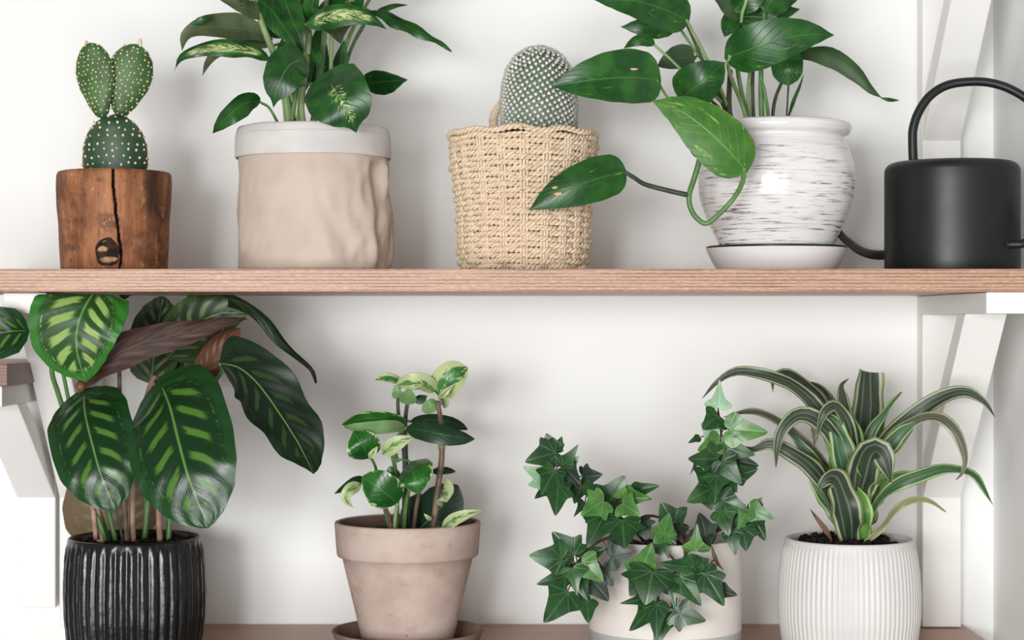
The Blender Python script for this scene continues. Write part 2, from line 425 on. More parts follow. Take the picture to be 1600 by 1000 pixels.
def plywood(name, a, b, dark):
    g = NT(name, .40, .5); o = g.coord('Object'); q = g.sep(o); nz = g.sep(g.t.nodes.new('ShaderNodeNewGeometry').outputs['Normal'])[2]
    gr = g.noise(g.scale(o, (4, 4, 210)), 1.0, 4, .6)
    z = g.m_('ADD', q[2], g.m_('MULTIPLY', g.m_('SUBTRACT', gr, .5), .0012))
    ply = g.m_('FRACT', g.m_('MULTIPLY', z, 1/.0031))
    fine = g.noise(g.scale(o, (160, 160, 1400)), 1.0, 3, .6)
    edge = g.mix(g.step(fine, .3, .7), a, b)
    edge = g.mix(g.m_('MULTIPLY', g.m_('MULTIPLY', g.band(ply, .5, .15, .12), g.step(g.noise(g.scale(o, (14, 14, 500)), 1.0, 3), .3, .6)), .9), edge, dark)
    top = g.mix(g.noise(g.scale(o, (5, 60, 60)), 1.0, 4, .6), C(150, 112, 92), C(182, 142, 118))
    g.col(g.mix(g.step(g.m_('ABSOLUTE', nz), .5, .7), edge, top)); g.bump(g.m_('ADD', ply, fine), .35, .0007)
    M[name] = g.m
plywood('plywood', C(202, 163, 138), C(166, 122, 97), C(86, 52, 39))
plywood('plywood_shaded', C(136, 98, 78), C(120, 84, 66), C(78, 52, 42))  # plywood copy darkened in colour for the shade on the left shelf's end

# ------------------------------------------------------------------ setting: walls, shelves, brackets
mb = MB(); box(mb, (-1.7, 0, -1.2), (0.529, .10, 1.3))
tag(mb.build('wall_back', M['wall'], smooth=False), None, None, None, 'structure')
mb = MB(); box(mb, (0.529, -.72, -1.2), (0.629, .10, 1.3))
tag(mb.build('wall_right', M['wall'], smooth=False), None, None, None, 'structure')

ZU, ZUB, ZL = 0.048, 0.0265, -0.334       # upper shelf top and underside, lower shelf top
def board(name, label, x0, x1, depth, ztop, thick, mat, bev=.0008):
    mb = MB(); box(mb, (x0, -depth, ztop-thick), (x1, -.0004, ztop))
    o = mb.build(name, mat, origin=((x0+x1)/2, -depth/2, ztop-thick), smooth=False)
    tag(o, label, 'shelf'); bevel(o, bev); return o
board('wall_shelf', 'long plywood shelf with striped edge carrying the upper row of pots', -.54, .497, .300, ZU, ZU-ZUB, M['plywood'])
board('wall_shelf', 'plywood shelf at the bottom under the lower row of pots', -.462, .495, .300, ZL, .0215, M['plywood'])
board('wall_shelf', 'brown shelf end toned as in shade at the left edge behind the striped-leaf plant', -1.15, -.488, .245, -.0425, .0215, M['plywood_shaded'])

def bracket(label, x0, x1, ztop, zbot, zmeet, depth, topy):
    c = ((x0+x1)/2, 0, zbot)
    t = thing('shelf_bracket', label, 'bracket', c)
    a = .0205
    mb = MB(); box(mb, (x0, -.028, zbot), (x1, -.0004, ztop-a)); bevel(mb.build('post', M['white_paint'], t, smooth=False), .0012)
    mb = MB(); box(mb, (x0, -depth+.001, ztop-a), (x1, -.0004, ztop-.0003)); bevel(mb.build('arm', M['white_paint'], t, smooth=False), .0012)
    zt = ztop-a
    mb = MB(); prism_x(mb, [(-topy, zt), (-topy+.034, zt), (-.028, zmeet+.045), (-.028, zmeet)], x0+.0004, x1-.0004)
    bevel(mb.build('brace', M['white_paint'], t, smooth=False), .0012)
bracket('white bracket with diagonal brace under the right end of the long shelf', .445, .487, ZUB, ZL+.001, -.193, .300, .217)
bracket('white bracket with diagonal brace rising behind the black watering can', .445, .487, .405, ZU+.001, .194, .300, .217)
bracket('white bracket under the left end of the long shelf, half hidden by leaves', -.4907, -.4487, ZUB, ZL+.001, -.193, .252, .205)
bracket('white bracket below the shade-toned shelf end at the left edge', -.537, -.495, -.064, -.312, -.193, .240, .180)

# ------------------------------------------------------------------ potted plants: shared pieces
def soil(parent, c, r, z, seed=0, amp=.004):
    mb = MB(); n = 10; ns = 40
    prof = [(r*(1-j/n), z) for j in range(n)]+[(0.0001, z)]
    def rf(a, zz, rr, j):
        h = amp*mn.noise(Vector((math.sin(a)*rr*90, math.cos(a)*rr*90, seed)))+amp*.6*mn.noise(Vector((math.sin(a)*rr*260, math.cos(a)*rr*260, seed+5)))
        return rr, zz+h-(.004 if j == 0 else 0)
    lathe(mb, prof, c, ns, rf); mb.f = [f[::1] for f in mb.f]
    return mb.build('soil', M['soil'], parent)
def crumbs(parent, c, r, z, n, size=.003):
    mb = MB()
    for i in range(n):
        a = R.random()*2*PI; q = r*math.sqrt(R.random())
        blob(mb, (c[0]+q*math.cos(a), c[1]+q*math.sin(a), z+size*.3), size*(.4+R.random()), 6, 4, (1, 1, .8), .7)
    return tag(mb.build('soil_crumbs', M['soil'], parent, smooth=False), None, None, None, 'stuff')
def zpx(py, Y): return (500-py)/S(Y)

# ================================================================== 1 prickly pear cactus in a log planter
Y1 = -.205; c1 = (W(179, 0, Y1).x, Y1); s1 = S(Y1)
cact = thing('potted_cactus', 'prickly pear cactus with two ear-shaped pads in a brown log planter', 'potted plant', (c1[0], c1[1], ZU))
g = NT('log_wood', .62, .3); o = g.coord('Object'); q = g.sep(o)
n1 = g.noise(g.scale(o, (70, 70, 9)), 1.0, 5, .65, .4); n2 = g.noise(o, 34, 5, .6); n3 = g.noise(o, 150, 3)
col = g.mix(g.step(n1, .3, .7), C(110, 66, 42), C(170, 114, 76))
col = g.mix(g.m_('MULTIPLY', g.step(n2, .46, .66), .75), col, C(80, 48, 34))
col = g.mix(g.m_('MULTIPLY', g.step(g.noise(o, 110, 4, .65), .56, .68), .6), col, C(74, 46, 36))
col = g.mix(g.m_('MULTIPLY', g.step(g.noise(o, 62, 4, .6), .60, .70), .5), col, C(204, 164, 130))
col = g.mix(g.step(n3, .74, .78), col, C(214, 190, 164))
st = g.m_('MULTIPLY', g.band(q[0], .0445, .006, .007), g.step(g.m_('ADD', q[2], g.m_('MULTIPLY', n2, .03)), .03, .085))
col = g.mix(g.m_('MULTIPLY', st, .85), col, C(38, 28, 24))
g.bump(g.m_('ADD', n1, g.m_('MULTIPLY', n3, .5)), .4, .0016); M['log'] = g.col(col).m
plain('log_crack', C(24, 18, 15), C(44, 32, 26), .9, 90, .1)
plain('log_knot', C(34, 24, 20), C(58, 40, 32), .85, 120, .2)
plain('log_knot_core', C(140, 104, 76), C(186, 150, 116), .7, 160, .2, .5, 300)
ztop1 = zpx(262, Y1-.056)
prof = [(.0, ZU), (.046, ZU), (.0515, ZU+.0015), (.0525, ZU+.02), (.0535, ZU+.045), (.0555, ZU+.065), (.0562, ZU+.085), (.0558, ztop1-.004), (.0545, ztop1-.0008), (.052, ztop1), (.047, ztop1), (.046, ztop1-.003), (.045, ztop1-.018)]
NS1 = 420
def crack_at(z): f = (z-ZU)/(ztop1-ZU); return math.asin(max(-1, min(1, (interp([(0, 27), (.12, 30), (.35, 25), (.6, 20), (.8, 17), (1, 16)], f))/88)))
def rf1(a, z, r, j):
    if r < .01: return r, z
    aa = (a+PI) % (2*PI)-PI
    r2 = r+.0011*mn.noise(Vector((math.sin(a)*2.2, math.cos(a)*2.2, z*14)))+.0005*mn.noise(Vector((math.sin(a)*9, math.cos(a)*9, z*25)))
    if j < 70:
        d = abs(aa-crack_at(z)-.012*mn.noise(Vector((z*120, 7, 0)))); w = .030+.010*mn.noise(Vector((z*90, 1, 1)))
        if d < w and r > .05: r2 -= .010*(1-(d/w)**2)*(.75+.5*mn.noise(Vector((z*160, 0, 3))))
        d2 = abs(aa+.88)
        if d2 < .012 and r > .05 and ZU+.04 < z: r2 -= .0015
    return r2, z
P = []
for (a, b), (c_, d_) in zip(prof, prof[1:]):
    k = max(1, int(abs(d_-b)/.0022))
    P += [(a+(c_-a)*i/k, b+(d_-b)*i/k) for i in range(k)]
P.append(prof[-1])
def mif1(j, k):
    a = 2*PI*(k+.5)/NS1; aa = (a+PI) % (2*PI)-PI
    return 1 if (abs(aa-crack_at(P[j][1])-.012*mn.noise(Vector((P[j][1]*120, 7, 0)))) < .021 and P[j][0] > .05) else 0
mb = MB(); lathe(mb, P, c1, NS1, rf1, 0, mif1); pot = mb.build('log_pot', [M['log'], M['log_crack']], cact)
def on_pot(px, py, out=0.0):         # point on the log's front surface under a pixel
    x = (px-179)/88*.0545; y = c1[1]-math.sqrt(max(.0545**2-x*x, 0))-out
    return Vector((c1[0]+x, y, zpx(py, y)))
def knot_ring(cx, cy, rx, ry, rad, seed):
    pts = []
    for i in range(30):
        t = i*2*PI/30; k = 1+.16*mn.noise(Vector((math.cos(t)*1.5, math.sin(t)*1.5, seed)))
        pts.append(on_pot(cx+rx*k*math.cos(t), cy-ry*k*math.sin(t), -.0006))
    mb = MB(); n = len(pts)
    tube(mb, pts, lambda t: rad*(1+.45*math.sin(9*t*PI+seed)), 7, True); return mb
mb = knot_ring(186, 394, 16, 19, .0017, 2.0)
q0 = len(mb.v); mb.v.append(on_pot(186, 396, -.0002)); ring = [on_pot(186+15*math.cos(t), 395-18*math.sin(t), -.0002) for t in [i*2*PI/30 for i in range(30)]]
mb.v += ring
for i in range(30): mb.face([q0, q0+1+(i+1) % 30, q0+1+i])
o_ = mb.build('knot', M['log_knot'], pot); o_['label'] = 'dark knot low on the log'
mb = MB(); blob(mb, on_pot(179, 389, -.0003), .0050, 14, 9, (1.15, .35, .62), .3, 0); blob(mb, on_pot(187, 406, -.0003), .0075, 16, 9, (1.25, .26, .42), .35)
blob(mb, on_pot(180, 408, -.0003), .004, 10, 7, (1.2, .3, .5), .3)
mb.build('knot_core', M['log_knot_core'], pot)
soil(cact, c1, .0452, ztop1-.010, 1)

g = NT('cactus_skin', .5, .4); o = g.coord('Object'); n = g.noise(o, 45, 4)
M['cactus'] = g.col(g.mix(g.step(n, .35, .7), C(52, 84, 44), C(76, 110, 60))).m; g.bump(g.noise(o, 120, 3), .3, .001)
g = NT('cactus_skin_old', .5, .4); o = g.coord('Object'); n = g.noise(o, 40, 4)
M['cactus_old'] = g.col(g.mix(g.step(n, .35, .7), C(32, 60, 42), C(52, 82, 56))).m; g.bump(g.noise(o, 120, 3), .3, .001)
plain('glochid', C(214, 186, 142), C(236, 216, 182), .8, 200)
plain('bud', C(196, 190, 150), C(214, 206, 186), .7, 100)
def pad(parent, base, tip, wpx, prof, thick, yaw, mat, rows, step, rad, Y, fb=0.0, ft=0.0, label=None):
    A = W(base[0], base[1], Y-fb); B = W(tip[0], tip[1], Y-ft); ax = B-A; L = ax.length; t = ax.normalized()
    n, b = frame(t, yaw); hw = wpx/S(Y)/2/max(.6, math.cos(math.radians(yaw)))
    mb = MB(); nu, ns = 22, 32; b0 = 0
    for i in range(nu+1):
        u = .5-.5*math.cos(PI*i/nu); w = hw*interp(prof, u); h = min(w, thick*hw)*(.92+.08*math.sin(PI*u))
        for k in range(ns):
            a = 2*PI*k/ns; mb.v.append(A+t*(L*u)+b*(math.cos(a)*w)+n*(math.sin(a)*h))
    for i in range(nu):
        for k in range(ns):
            k2 = (k+1) % ns; mb.face([i*ns+k2, i*ns+k, (i+1)*ns+k, (i+1)*ns+k2])
    p = mb.build('cactus_pad', mat, parent)
    if label: p['label'] = label
    m2 = MB(); i = 0; du = step/S(Y)/L
    u = du*.4
    while u < 1.0:
        w = hw*interp(prof, u); h = min(w, thick*hw)
        per = 2*PI*math.sqrt((w*w+h*h)/2); k = max(1, int(per/(step*1.12/S(Y))))
        acc = 0; last = None; arc = []
        for q in range(241):
            a = 2*PI*q/240; pt = (math.cos(a)*w, math.sin(a)*h)
            if last: acc += math.hypot(pt[0]-last[0], pt[1]-last[1])
            arc.append((acc, a)); last = pt
        for q in range(k):
            tgt = acc*((q+(.5 if i % 2 else 0)+.5*(R.random()-.5))/k % 1)
            a = next(x[1] for x in arc if x[0] >= tgt)
            pos = A+t*(L*(u+du*.45*(R.random()-.5)))+b*(math.cos(a)*w)+n*(math.sin(a)*h)
            blob(m2, pos, rad*(.8+.4*R.random()), 6, 4)
        u += du*.92; i += 1
    tag(m2.build('spine_tufts', M['glochid'], p), None, None, None, 'stuff')
    return p
EGG = [(0, .12), (.05, .34), (.2, .62), (.45, .94), (.62, 1), (.8, .86), (.92, .58), (.98, .28), (1, .05)]
DOME = [(0, .86), (.25, 1), (.5, .98), (.7, .86), (.85, .66), (.95, .4), (1, .08)]
pad(cact, (180, 283), (180, 179), 102, DOME, .62, 0, M['cactus_old'], 8, 11.5, .0013, Y1, label='darker squat base pad')
pe = pad(cact, (160, 184), (141, 67), 63, EGG, .34, -14, M['cactus'], 10, 7.9, .0009, Y1-.004)
pe2 = pad(cact, (187, 182), (214, 69), 70, EGG, .36, 12, M['cactus'], 10, 8.2, .00095, Y1+.004)
for pp, px, py, h in ((pe, 135, 68, 6), (pe2, 219, 67, 9)):
    mb = MB(); blob(mb, W(px, py, Y1), .0026, 8, 6, (.8, .8, h/5)); mb.build('bud', M['bud'], pp)

# ================================================================== 2 dieffenbachia in a turned-down paper pot
Y2 = -.19; c2 = (W(490, 0, Y2).x, Y2)
dief = thing('potted_dieffenbachia', 'speckled-leaf plant in a beige crumpled pot with a folded white rim', 'potted plant', (c2[0], c2[1], ZU))
plain('pot_beige', C(190, 173, 160), C(199, 183, 170), .78, 22, .25, .22, 320, .0008)
plain('pot_cuff', C(196, 191, 188), C(208, 203, 200), .85, 30, .2, .3, 420, .0008)
zt2, zc2 = zpx(188, Y2-.077), zpx(238, Y2-.077)
def crumple(a, z, r, j):
    p = Vector((math.sin(a)*1.9+3, math.cos(a)*1.9, (z-ZU)*17))
    h = (.5-abs(mn.noise(p))*2.4)*.0060+.0026*(.5-abs(mn.noise(p*2.1))*2)
    side = max(0, math.sin(a+.15))
    k = min(1, (z-ZU)/.015+.25)
    c = -.005*math.exp(-((a-1.12)/.13)**2)*side+.0028*math.exp(-((a-.95)/.10)**2)
    k *= max(0, min(1, (zc2-.002-z)/.010))
    return r+(h*(.3+.8*side)+c)*k, z
body = smooth_prof([(.0, ZU), (.066, ZU), (.0735, ZU+.001), (.0755, ZU+.008), (.0758, ZU+.03), (.0752, ZU+.06), (.0748, ZU+.09), (.0745, zc2), (.0742, zt2-.012)], 5)
mb = MB(); lathe(mb, body, c2, 180, crumple); mb.build('pot', M['pot_beige'], dief)
def cuffrf(a, z, r, j):
    return r+.0010*mn.noise(Vector((math.sin(a)*2, math.cos(a)*2, z*9))), z+(.0016*mn.noise(Vector((math.sin(a)*1.6, math.cos(a)*1.6, 4))) if j < 6 else .0006*mn.noise(Vector((math.sin(a)*2, math.cos(a)*2, 1))))
cuff = smooth_prof([(.0748, zc2+.002), (.0768, zc2), (.0776, zc2+.003), (.0774, zc2+.02), (.0768, zt2-.008), (.0752, zt2-.002), (.0725, zt2), (.069, zt2-.002), (.067, zt2-.01), (.066, zt2-.03)], 5)
mb = MB(); lathe(mb, cuff, c2, 140, cuffrf); o_ = mb.build('folded_rim', M['pot_cuff'], dief); o_['label'] = 'white turned-down rim'
soil(dief, c2, .067, zt2-.016, 2)
for pts, a, b, m in [
    ([(452, 205), (446, 150), (432, 95), (412, 45), (392, -15)], 15, 8, 'stalk_pale'),
    ([(466, 205), (472, 150), (478, 95), (482, 40), (481, -30)], 12, 7, 'stalk_pale'),
    ([(474, 205, .01), (470, 160, .015), (476, 120, .02), (483, 60, .02), (478, 0, .01)], 12, 6, 'stalk_pale'),
    ([(440, 205, .02), (432, 188, .03), (420, 168, .035), (407, 160, .04)], 5, 4, 'stalk_green'),
    ([(488, 205, -.02), (496, 150, -.02), (502, 100, -.02), (508, 40, -.03), (512, -20, -.03)], 12, 7, 'stalk_green'),
    ([(504, 205, -.01), (514, 150, -.005), (517, 100, 0), (518, 55, 0)], 8, 6, 'stalk_pale'),
    ([(510, 205, -.02), (528, 120, -.03), (545, 60, -.03), (566, 18, -.03), (590, -20, -.03)], 9, 5, 'stalk_pale'),
    ([(518, 205, -.03), (538, 110, -.04), (556, 60, -.045), (580, 18, -.045)], 8, 4, 'stalk_green'),
    ([(520, 205, -.04), (545, 90, -.05), (572, 35, -.055)], 5, 3, 'stalk_dark'),
    ([(460, 205, -.01), (455, 150, -.02), (462, 90, -.03), (455, 40, -.03)], 10, 6, 'stalk_dark'),
    ([(458, 160, .0), (446, 120, .01), (428, 96, .02), (405, 88, .03), (395, 82, .04)], 6, 4, 'stalk_pale'),
    ([(456, 190, .03), (462, 150, .03), (468, 120, .045), (472, 95, .055)], 8, 5, 'stalk_green')]:
    stem(dief, Y2, pts, a, M[m], 'stalk', b)
U2 = M['dief_under']
D = [
 ([(517, 132, .078), (528, 150, .094), (541, 170, .098), (550, 189, .094), (557, 208, .086)], 104, 'dief_flecked', dict(shape='drip', back=.72, cup=.06, roll=4, nu=28, nv=12)),
 ([(472, 92, .055), (452, 102, .07), (440, 122, .078), (431, 148, .076), (427, 169, .07)], 64, 'dief', dict(shape='drip', back=.25, cup=.12, roll=-8)),
 ([(407, 159, .04), (385, 160, .055), (360, 178, .065), (343, 196, .06), (332, 209, .05)], 31, 'dief', dict(shape='ovate', roll=-35, cup=.3)),
 ([(566, 132, -.02), (595, 128, -.01), (618, 126, 0), (637, 125, .005)], 36, 'dief', dict(shape='ovate', roll=40, cup=.1)),
 ([(424, 95, .03), (395, 80, .045), (355, 74, .055), (312, 78, .06), (284, 90, .055), (273, 110, .05)], 27, 'dief_speckled', dict(shape='lance', roll=-30, cup=.2, wave=.15)),
 ([(425, 62, -.01), (395, 48, .0), (350, 42, .01), (312, 44, .02), (290, 56, .02), (284, 80, .015)], 46, 'dief_under', dict(shape='lance', roll=16, cup=.25, und='dief')),
 ([(300, 38, .026), (318, 30, .028), (331, 22, .022)], 12, 'dief', dict(shape='lance', cup=.2)),
 ([(425, 72, -.04), (385, 66, -.03), (345, 78, -.025), (326, 96, -.025), (316, 118, -.03)], 28, 'dief_under', dict(shape='lance', roll=20, und='dief')),
 ([(420, 26, -.01), (395, 16, .01), (365, 4, .02), (336, -6, .02)], 28, 'dief_under', dict(shape='lance', roll=12, und='dief')),
 ([(375, -8, .03), (378, 4, .035), (376, 11, .033)], 9, 'dief', dict(shape='lance')),
 ([(402, 0, .01), (424, 16, .03), (444, 44, .035), (466, 80, .025)], 34, 'dief', dict(shape='lance', roll=50, cup=.3)),
 ([(440, -18, .02), (452, 20, .04), (466, 52, .048), (477, 80, .045)], 42, 'dief', dict(shape='ovate', roll=-18, cup=.2)),
 ([(470, -25, -.01), (464, 10, .0), (462, 40, .005), (468, 66, .0)], 44, 'dief_flecked', dict(shape='ovate', roll=25, cup=.2)),
 ([(478, 38, .055), (510, 27, .075), (548, 22, .082), (580, 30, .08), (605, 46, .07)], 40, 'dief_speckled', dict(shape='ovate', roll=-12, cup=-.15)),
 ([(518, 56, .0), (522, 46, .02), (536, 36, .035), (558, 30, .04)], 48, 'dief_under', dict(shape='heart', roll=10, und='dief')),
 ([(576, 16, -.03), (604, 26, -.02), (640, 42, -.015), (675, 60, -.015), (706, 80, -.02)], 18, 'dief', dict(shape='lance', roll=45, cup=.3, wave=.2)),
 ([(578, 28, -.04), (598, 16, -.035), (618, 9, -.035), (638, 8, -.04)], 9, 'dief', dict(shape='lance', roll=35)),
 ([(526, 128, -.03), (532, 96, -.025), (538, 62, -.02)], 24, 'dief', dict(shape='lance', roll=30)),
 ([(482, 64, .01), (492, 86, .02), (508, 108, .018)], 22, 'dief', dict(shape='lance', roll=-30)),
 ([(452, 108, -.03), (446, 84, -.03), (440, 60, -.03)], 36, 'dief', dict(shape='ovate', roll=20)),
 ([(500, 36, .02), (488, 16, .04), (492, -4, .045), (512, -18, .04)], 30, 'dief', dict(shape='ovate', roll=-35)),
 ([(535, 22, -.01), (548, 0, .01), (575, -24, .02)], 44, 'dief_flecked', dict(shape='ovate', roll=25)),
 ([(468, 150, -.04), (470, 110, -.045), (476, 60, -.05), (480, 20, -.05)], 40, 'dief', dict(shape='ovate', roll=15)),
 ([(505, 150, -.045), (500, 110, -.05), (498, 70, -.05), (500, 30, -.055)], 36, 'dief', dict(shape='ovate', roll=-15)),
 ([(440, 60, -.03), (430, 40, -.03), (425, 15, -.035), (428, -15, -.04)], 44, 'dief', dict(shape='ovate', roll=10)),
 ([(510, 40, -.04), (522, 15, -.04), (540, -10, -.04)], 46, 'dief', dict(shape='ovate', roll=-20)),
 ([(512, -10, -.02), (520, -40, -.0), (545, -80, .01)], 60, 'dief_speckled', dict(shape='ovate', roll=10)),
 ([(392, -12, .0), (372, -40, .02), (330, -62, .03)], 50, 'dief_flecked', dict(shape='ovate', roll=-10)),
 ([(481, -28, .0), (470, -60, .03), (452, -95, .04)], 60, 'dief', dict(shape='ovate', roll=12)),
 ([(590, -20, -.03), (620, -45, -.03), (660, -50, -.03)], 36, 'dief', dict(shape='ovate', roll=30)),
]
for pts, w, m, k in D:
    un = k.pop('und', None)
    lf = leaf(dief, Y2, pts, w, [M[m], M[un] if un else U2], **k)
    petiole(lf, dief, Y2, pts[0], 4.5, M['stalk_green'])

# ================================================================== 3 spiny cactus in a rope basket
Y3 = -.19; c3 = (W(818, 0, Y3).x, Y3)
bask = thing('potted_cactus', 'round fuzzy white-spined cactus in a woven rope basket', 'potted plant', (c3[0], c3[1], ZU))
g = NT('rope', .85, .2); o = g.coord('Object')
M['rope'] = g.col(g.mix(g.step(g.noise(g.scale(o, (160, 160, 420)), 1.0, 4, .6), .3, .7), g.mix(g.noise(o, 40, 3), C(200, 174, 144), C(218, 194, 166)), C(230, 211, 186))).m
g.bump(g.noise(g.scale(o, (300, 300, 900)), 1.0, 3), .5, .0008)
zt3 = zpx(194, Y3-.07)
rk = [(0, .0585), (.05, .0605), (.2, .0625), (.45, .0635), (.62, .0660), (.75, .0695), (.9, .0715), (1, .0725)]
def rb(z): return interp(rk, (z-ZU)/(zt3-ZU))
NSTK = 20; NROW = 26
dz = (zt3-ZU-.004)/NROW
tw = 0
def strand_row(parent, z, rr, fr, fz, hr=.0015, sr=.00185, turns=40, name='rope_row'):
    mb = MB(); n = turns*7
    for sgn in (0, PI):
        pts = []
        for i in range(n):
            a = 2*PI*i/n; h = turns*a+sgn
            r = rr+fr(a)+hr*math.cos(h); zz = z+fz(a)+hr*1.15*math.sin(h)
            pts.append(Vector((c3[0]+math.sin(a)*r, c3[1]-math.cos(a)*r, zz)))
        tube(mb, pts, sr, 5, True)
    return mb.build(name, M['rope'], parent)
for i in range(NROW):
    z = ZU+.004+i*dz; border = i >= NROW-5
    A = .0012 if border else .0024
    ph = R.random()*6.28
    def fr(a, A=A, i=i, ph=ph): return A*math.cos(NSTK/2*a+PI*(i % 2))+.0006*math.sin(5*a+ph)
    def fz(a, i=i, ph=ph, last=(i == NROW-1), nl=(i == NROW-2)):
        return .0006*math.sin(7*a+ph)+(.0028*(.5+.5*math.cos(NSTK/2*a+.8)) if last else .0012*(.5+.5*math.cos(NSTK/2*a+.8)) if nl else 0)
    strand_row(bask, z, rb(z), fr, fz)
for k in range(NSTK):
    a = 2*PI*k/NSTK; mb = MB()
    for d in (-1, 0, 1):
        pts = [Vector((c3[0]+math.sin(a+d*.046)*(rb(z)+.0012), c3[1]-math.cos(a+d*.046)*(rb(z)+.0012), z)) for z in [ZU+.0018+(zt3-ZU-.012)*t/12 for t in range(13)]]
        tube(mb, pts, .0015, 6)
    mb.build('stake', M['rope'], bask)
mb = MB(); lathe(mb, [(0, ZU+.0008), (.05, ZU+.0008), (.0565, ZU+.003), (.0575, ZU+.02), (.061, ZU+.06), (.066, ZU+.11), (.067, zt3-.006), (.064, zt3-.008)], c3, 48)
plain('basket_liner', C(120, 98, 76), C(140, 116, 92), .9); mb.build('liner', M['basket_liner'], bask)
pts = catmull([W(772, 205, Y3+.045), W(772, 182, Y3+.05), W(782, 163, Y3+.052), W(806, 142, Y3+.052), W(842, 134, Y3+.052), W(872, 146, Y3+.052), W(886, 175, Y3+.05), W(888, 205, Y3+.045)], 16)
mb = MB(); n = len(pts)
for sg in (0, PI):
    q = []
    for i, p in enumerate(pts):
        h = i*.55+sg; q.append(p+Vector((math.cos(h)*.0022, math.sin(h)*.0022, math.cos(h)*.0006)))
    tube(mb, q, .0030, 6)
mb.build('handle', M['rope'], bask)
soil(bask, c3, .0655, zt3-.014, 3)
g = NT('spiny_cactus_skin', .6, .3); M['mam'] = g.col(g.mix(g.noise(g.coord('Object'), 60, 3), C(66, 96, 66), C(112, 132, 104))).m
plain('cactus_wool', C(232, 230, 222), C(244, 242, 236), .9, 200, .1)
plain('cactus_spine', C(206, 204, 196), C(226, 224, 216), .8, 200, .1)
cm = (W(842, 0, Y3).x, Y3)
mp = [(0, 55), (.35, 56), (.55, 54), (.72, 49), (.86, 39), (.95, 25), (1, 4)]
zb, ztm = zpx(205, Y3), zpx(78, Y3)
def mr(f): return interp(mp, f)/S(Y3)-.0022
body = [(mr(i/24), zb+(ztm-.002-zb)*(i/24 if i < 24 else 1)) for i in range(25)]+[(0.0001, ztm-.0018)]
mb = MB(); lathe(mb, body, cm, 48); mam = mb.build('cactus_body', M['mam'], bask)
tu, wo, sp = MB(), MB(), MB()
arc = []; L = 0
for i in range(400):
    f = i/399; p = Vector((mr(f), zb+(ztm-zb)*f))
    if arc: L += (p-arc[-1][1]).length
    arc.append((L, p))
N = 640
area = []; acc = 0
for i in range(1, 400):
    acc += arc[i][1].x*(arc[i][0]-arc[i-1][0]); area.append(acc)
j = 0
for i in range(N):
    tgt = acc*(i+.5)/N
    while j < len(area)-1 and area[j] < tgt: j += 1
    p = arc[j+1][1]; tg = (arc[min(j+3, 399)][1]-arc[max(j-2, 0)][1]).normalized()
    a = i*2.399963
    nr, nz = tg.y, -tg.x
    rad = Vector((math.sin(a), -math.cos(a), 0)); nn = (rad*nr+Vector((0, 0, nz))).normalized()
    base = Vector((cm[0], cm[1], 0))+rad*p.x+Vector((0, 0, p.y))
    t1 = nn.orthogonal().normalized(); t2 = nn.cross(t1)
    b0 = len(tu.v); h = .0032
    for k in range(6):
        w = 2*PI*k/6; tu.v.append(base+(t1*math.cos(w)+t2*math.sin(w))*.0025-nn*.0004)
    for k in range(6):
        w = 2*PI*k/6; tu.v.append(base+(t1*math.cos(w)+t2*math.sin(w))*.0011+nn*h)
    for k in range(6): tu.face([b0+k, b0+(k+1) % 6, b0+6+(k+1) % 6, b0+6+k])
    tu.face([b0+6+k for k in range(6)])
    tip = base+nn*h; blob(wo, tip, .0013+.0004*R.random(), 6, 4)
    low = 1-(p.y-zb)/(ztm-zb); crown = p.y > ztm-.012
    for k in range(17 if not crown else 26):
        w = 2*PI*k/17+R.random(); ln = .0032+.0020*R.random()+.0014*low
        d = (t1*math.cos(w)+t2*math.sin(w)+nn*(.45+.7*R.random())).normalized()
        e = d.orthogonal().normalized()*.00021; e2 = d.cross(e).normalized()*.00021
        b1 = len(sp.v); sp.v += [tip+e, tip-e*.5+e2, tip-e*.5-e2, tip+d*ln]
        sp.face([b1, b1+1, b1+3]); sp.face([b1+1, b1+2, b1+3]); sp.face([b1+2, b1, b1+3])
for m_, nm, mt in ((tu, 'tubercles', 'mam'), (wo, 'wool_tufts', 'cactus_wool'), (sp, 'spines', 'cactus_spine')):
    tag(m_.build(nm, M[mt], mam), None, None, None, 'stuff')

# ================================================================== 4 pothos in a glazed white pot on a saucer
Y4 = -.185; c4 = (W(1213, 0, Y4).x, Y4); s4 = S(Y4)
plain('glaze_white', C(222, 219, 218), C(226, 223, 222), .16, 20, .5)
plain('glaze_black', C(26, 28, 29), C(34, 36, 37), .3, 20, .5)
g = NT('glaze_brushed', .16, .5); uv = g.sep(g.coord('UV')); o = g.coord('Object')
z = g.sep(o)[2]
st = g.noise(g.scale(o, (26, 26, 560)), 1.0, 3, .55)
st2 = g.noise(g.scale(o, (110, 110, 1100)), 1.0, 3, .6)
pt = g.noise(g.scale(o, (16, 16, 70)), 1.0, 2)
mk = g.m_('MULTIPLY', g.step(st, .54, .63), g.m_('MULTIPLY', g.step(st2, .36, .56), g.step(pt, .34, .54)))
mk = g.m_('MULTIPLY', mk, g.m_('MULTIPLY', g.step(z, .118, .112), g.step(z, .006, .012)))
base = g.mix(g.m_('MULTIPLY', g.step(st, .45, .6), .30), C(224, 221, 220), C(188, 184, 183))
M['brushed'] = g.col(g.mix(g.m_('MULTIPLY', mk, .85), base, C(62, 60, 62))).m
zs0, zs1 = ZU, zpx(388, Y4)
sauc = thing('plant_saucer', 'white glazed saucer with a black lip under the brushed white pot', 'saucer', (c4[0], c4[1], ZU))
r = lambda px: px/s4
prof = smooth_prof([(.0, zs0+.0001), (r(80), zs0), (r(90), zs0+.0012), (r(98), zs0+.008), (r(104), zs0+.015), (r(109), zs1-.002), (r(110), zs1-.0005)], 4)
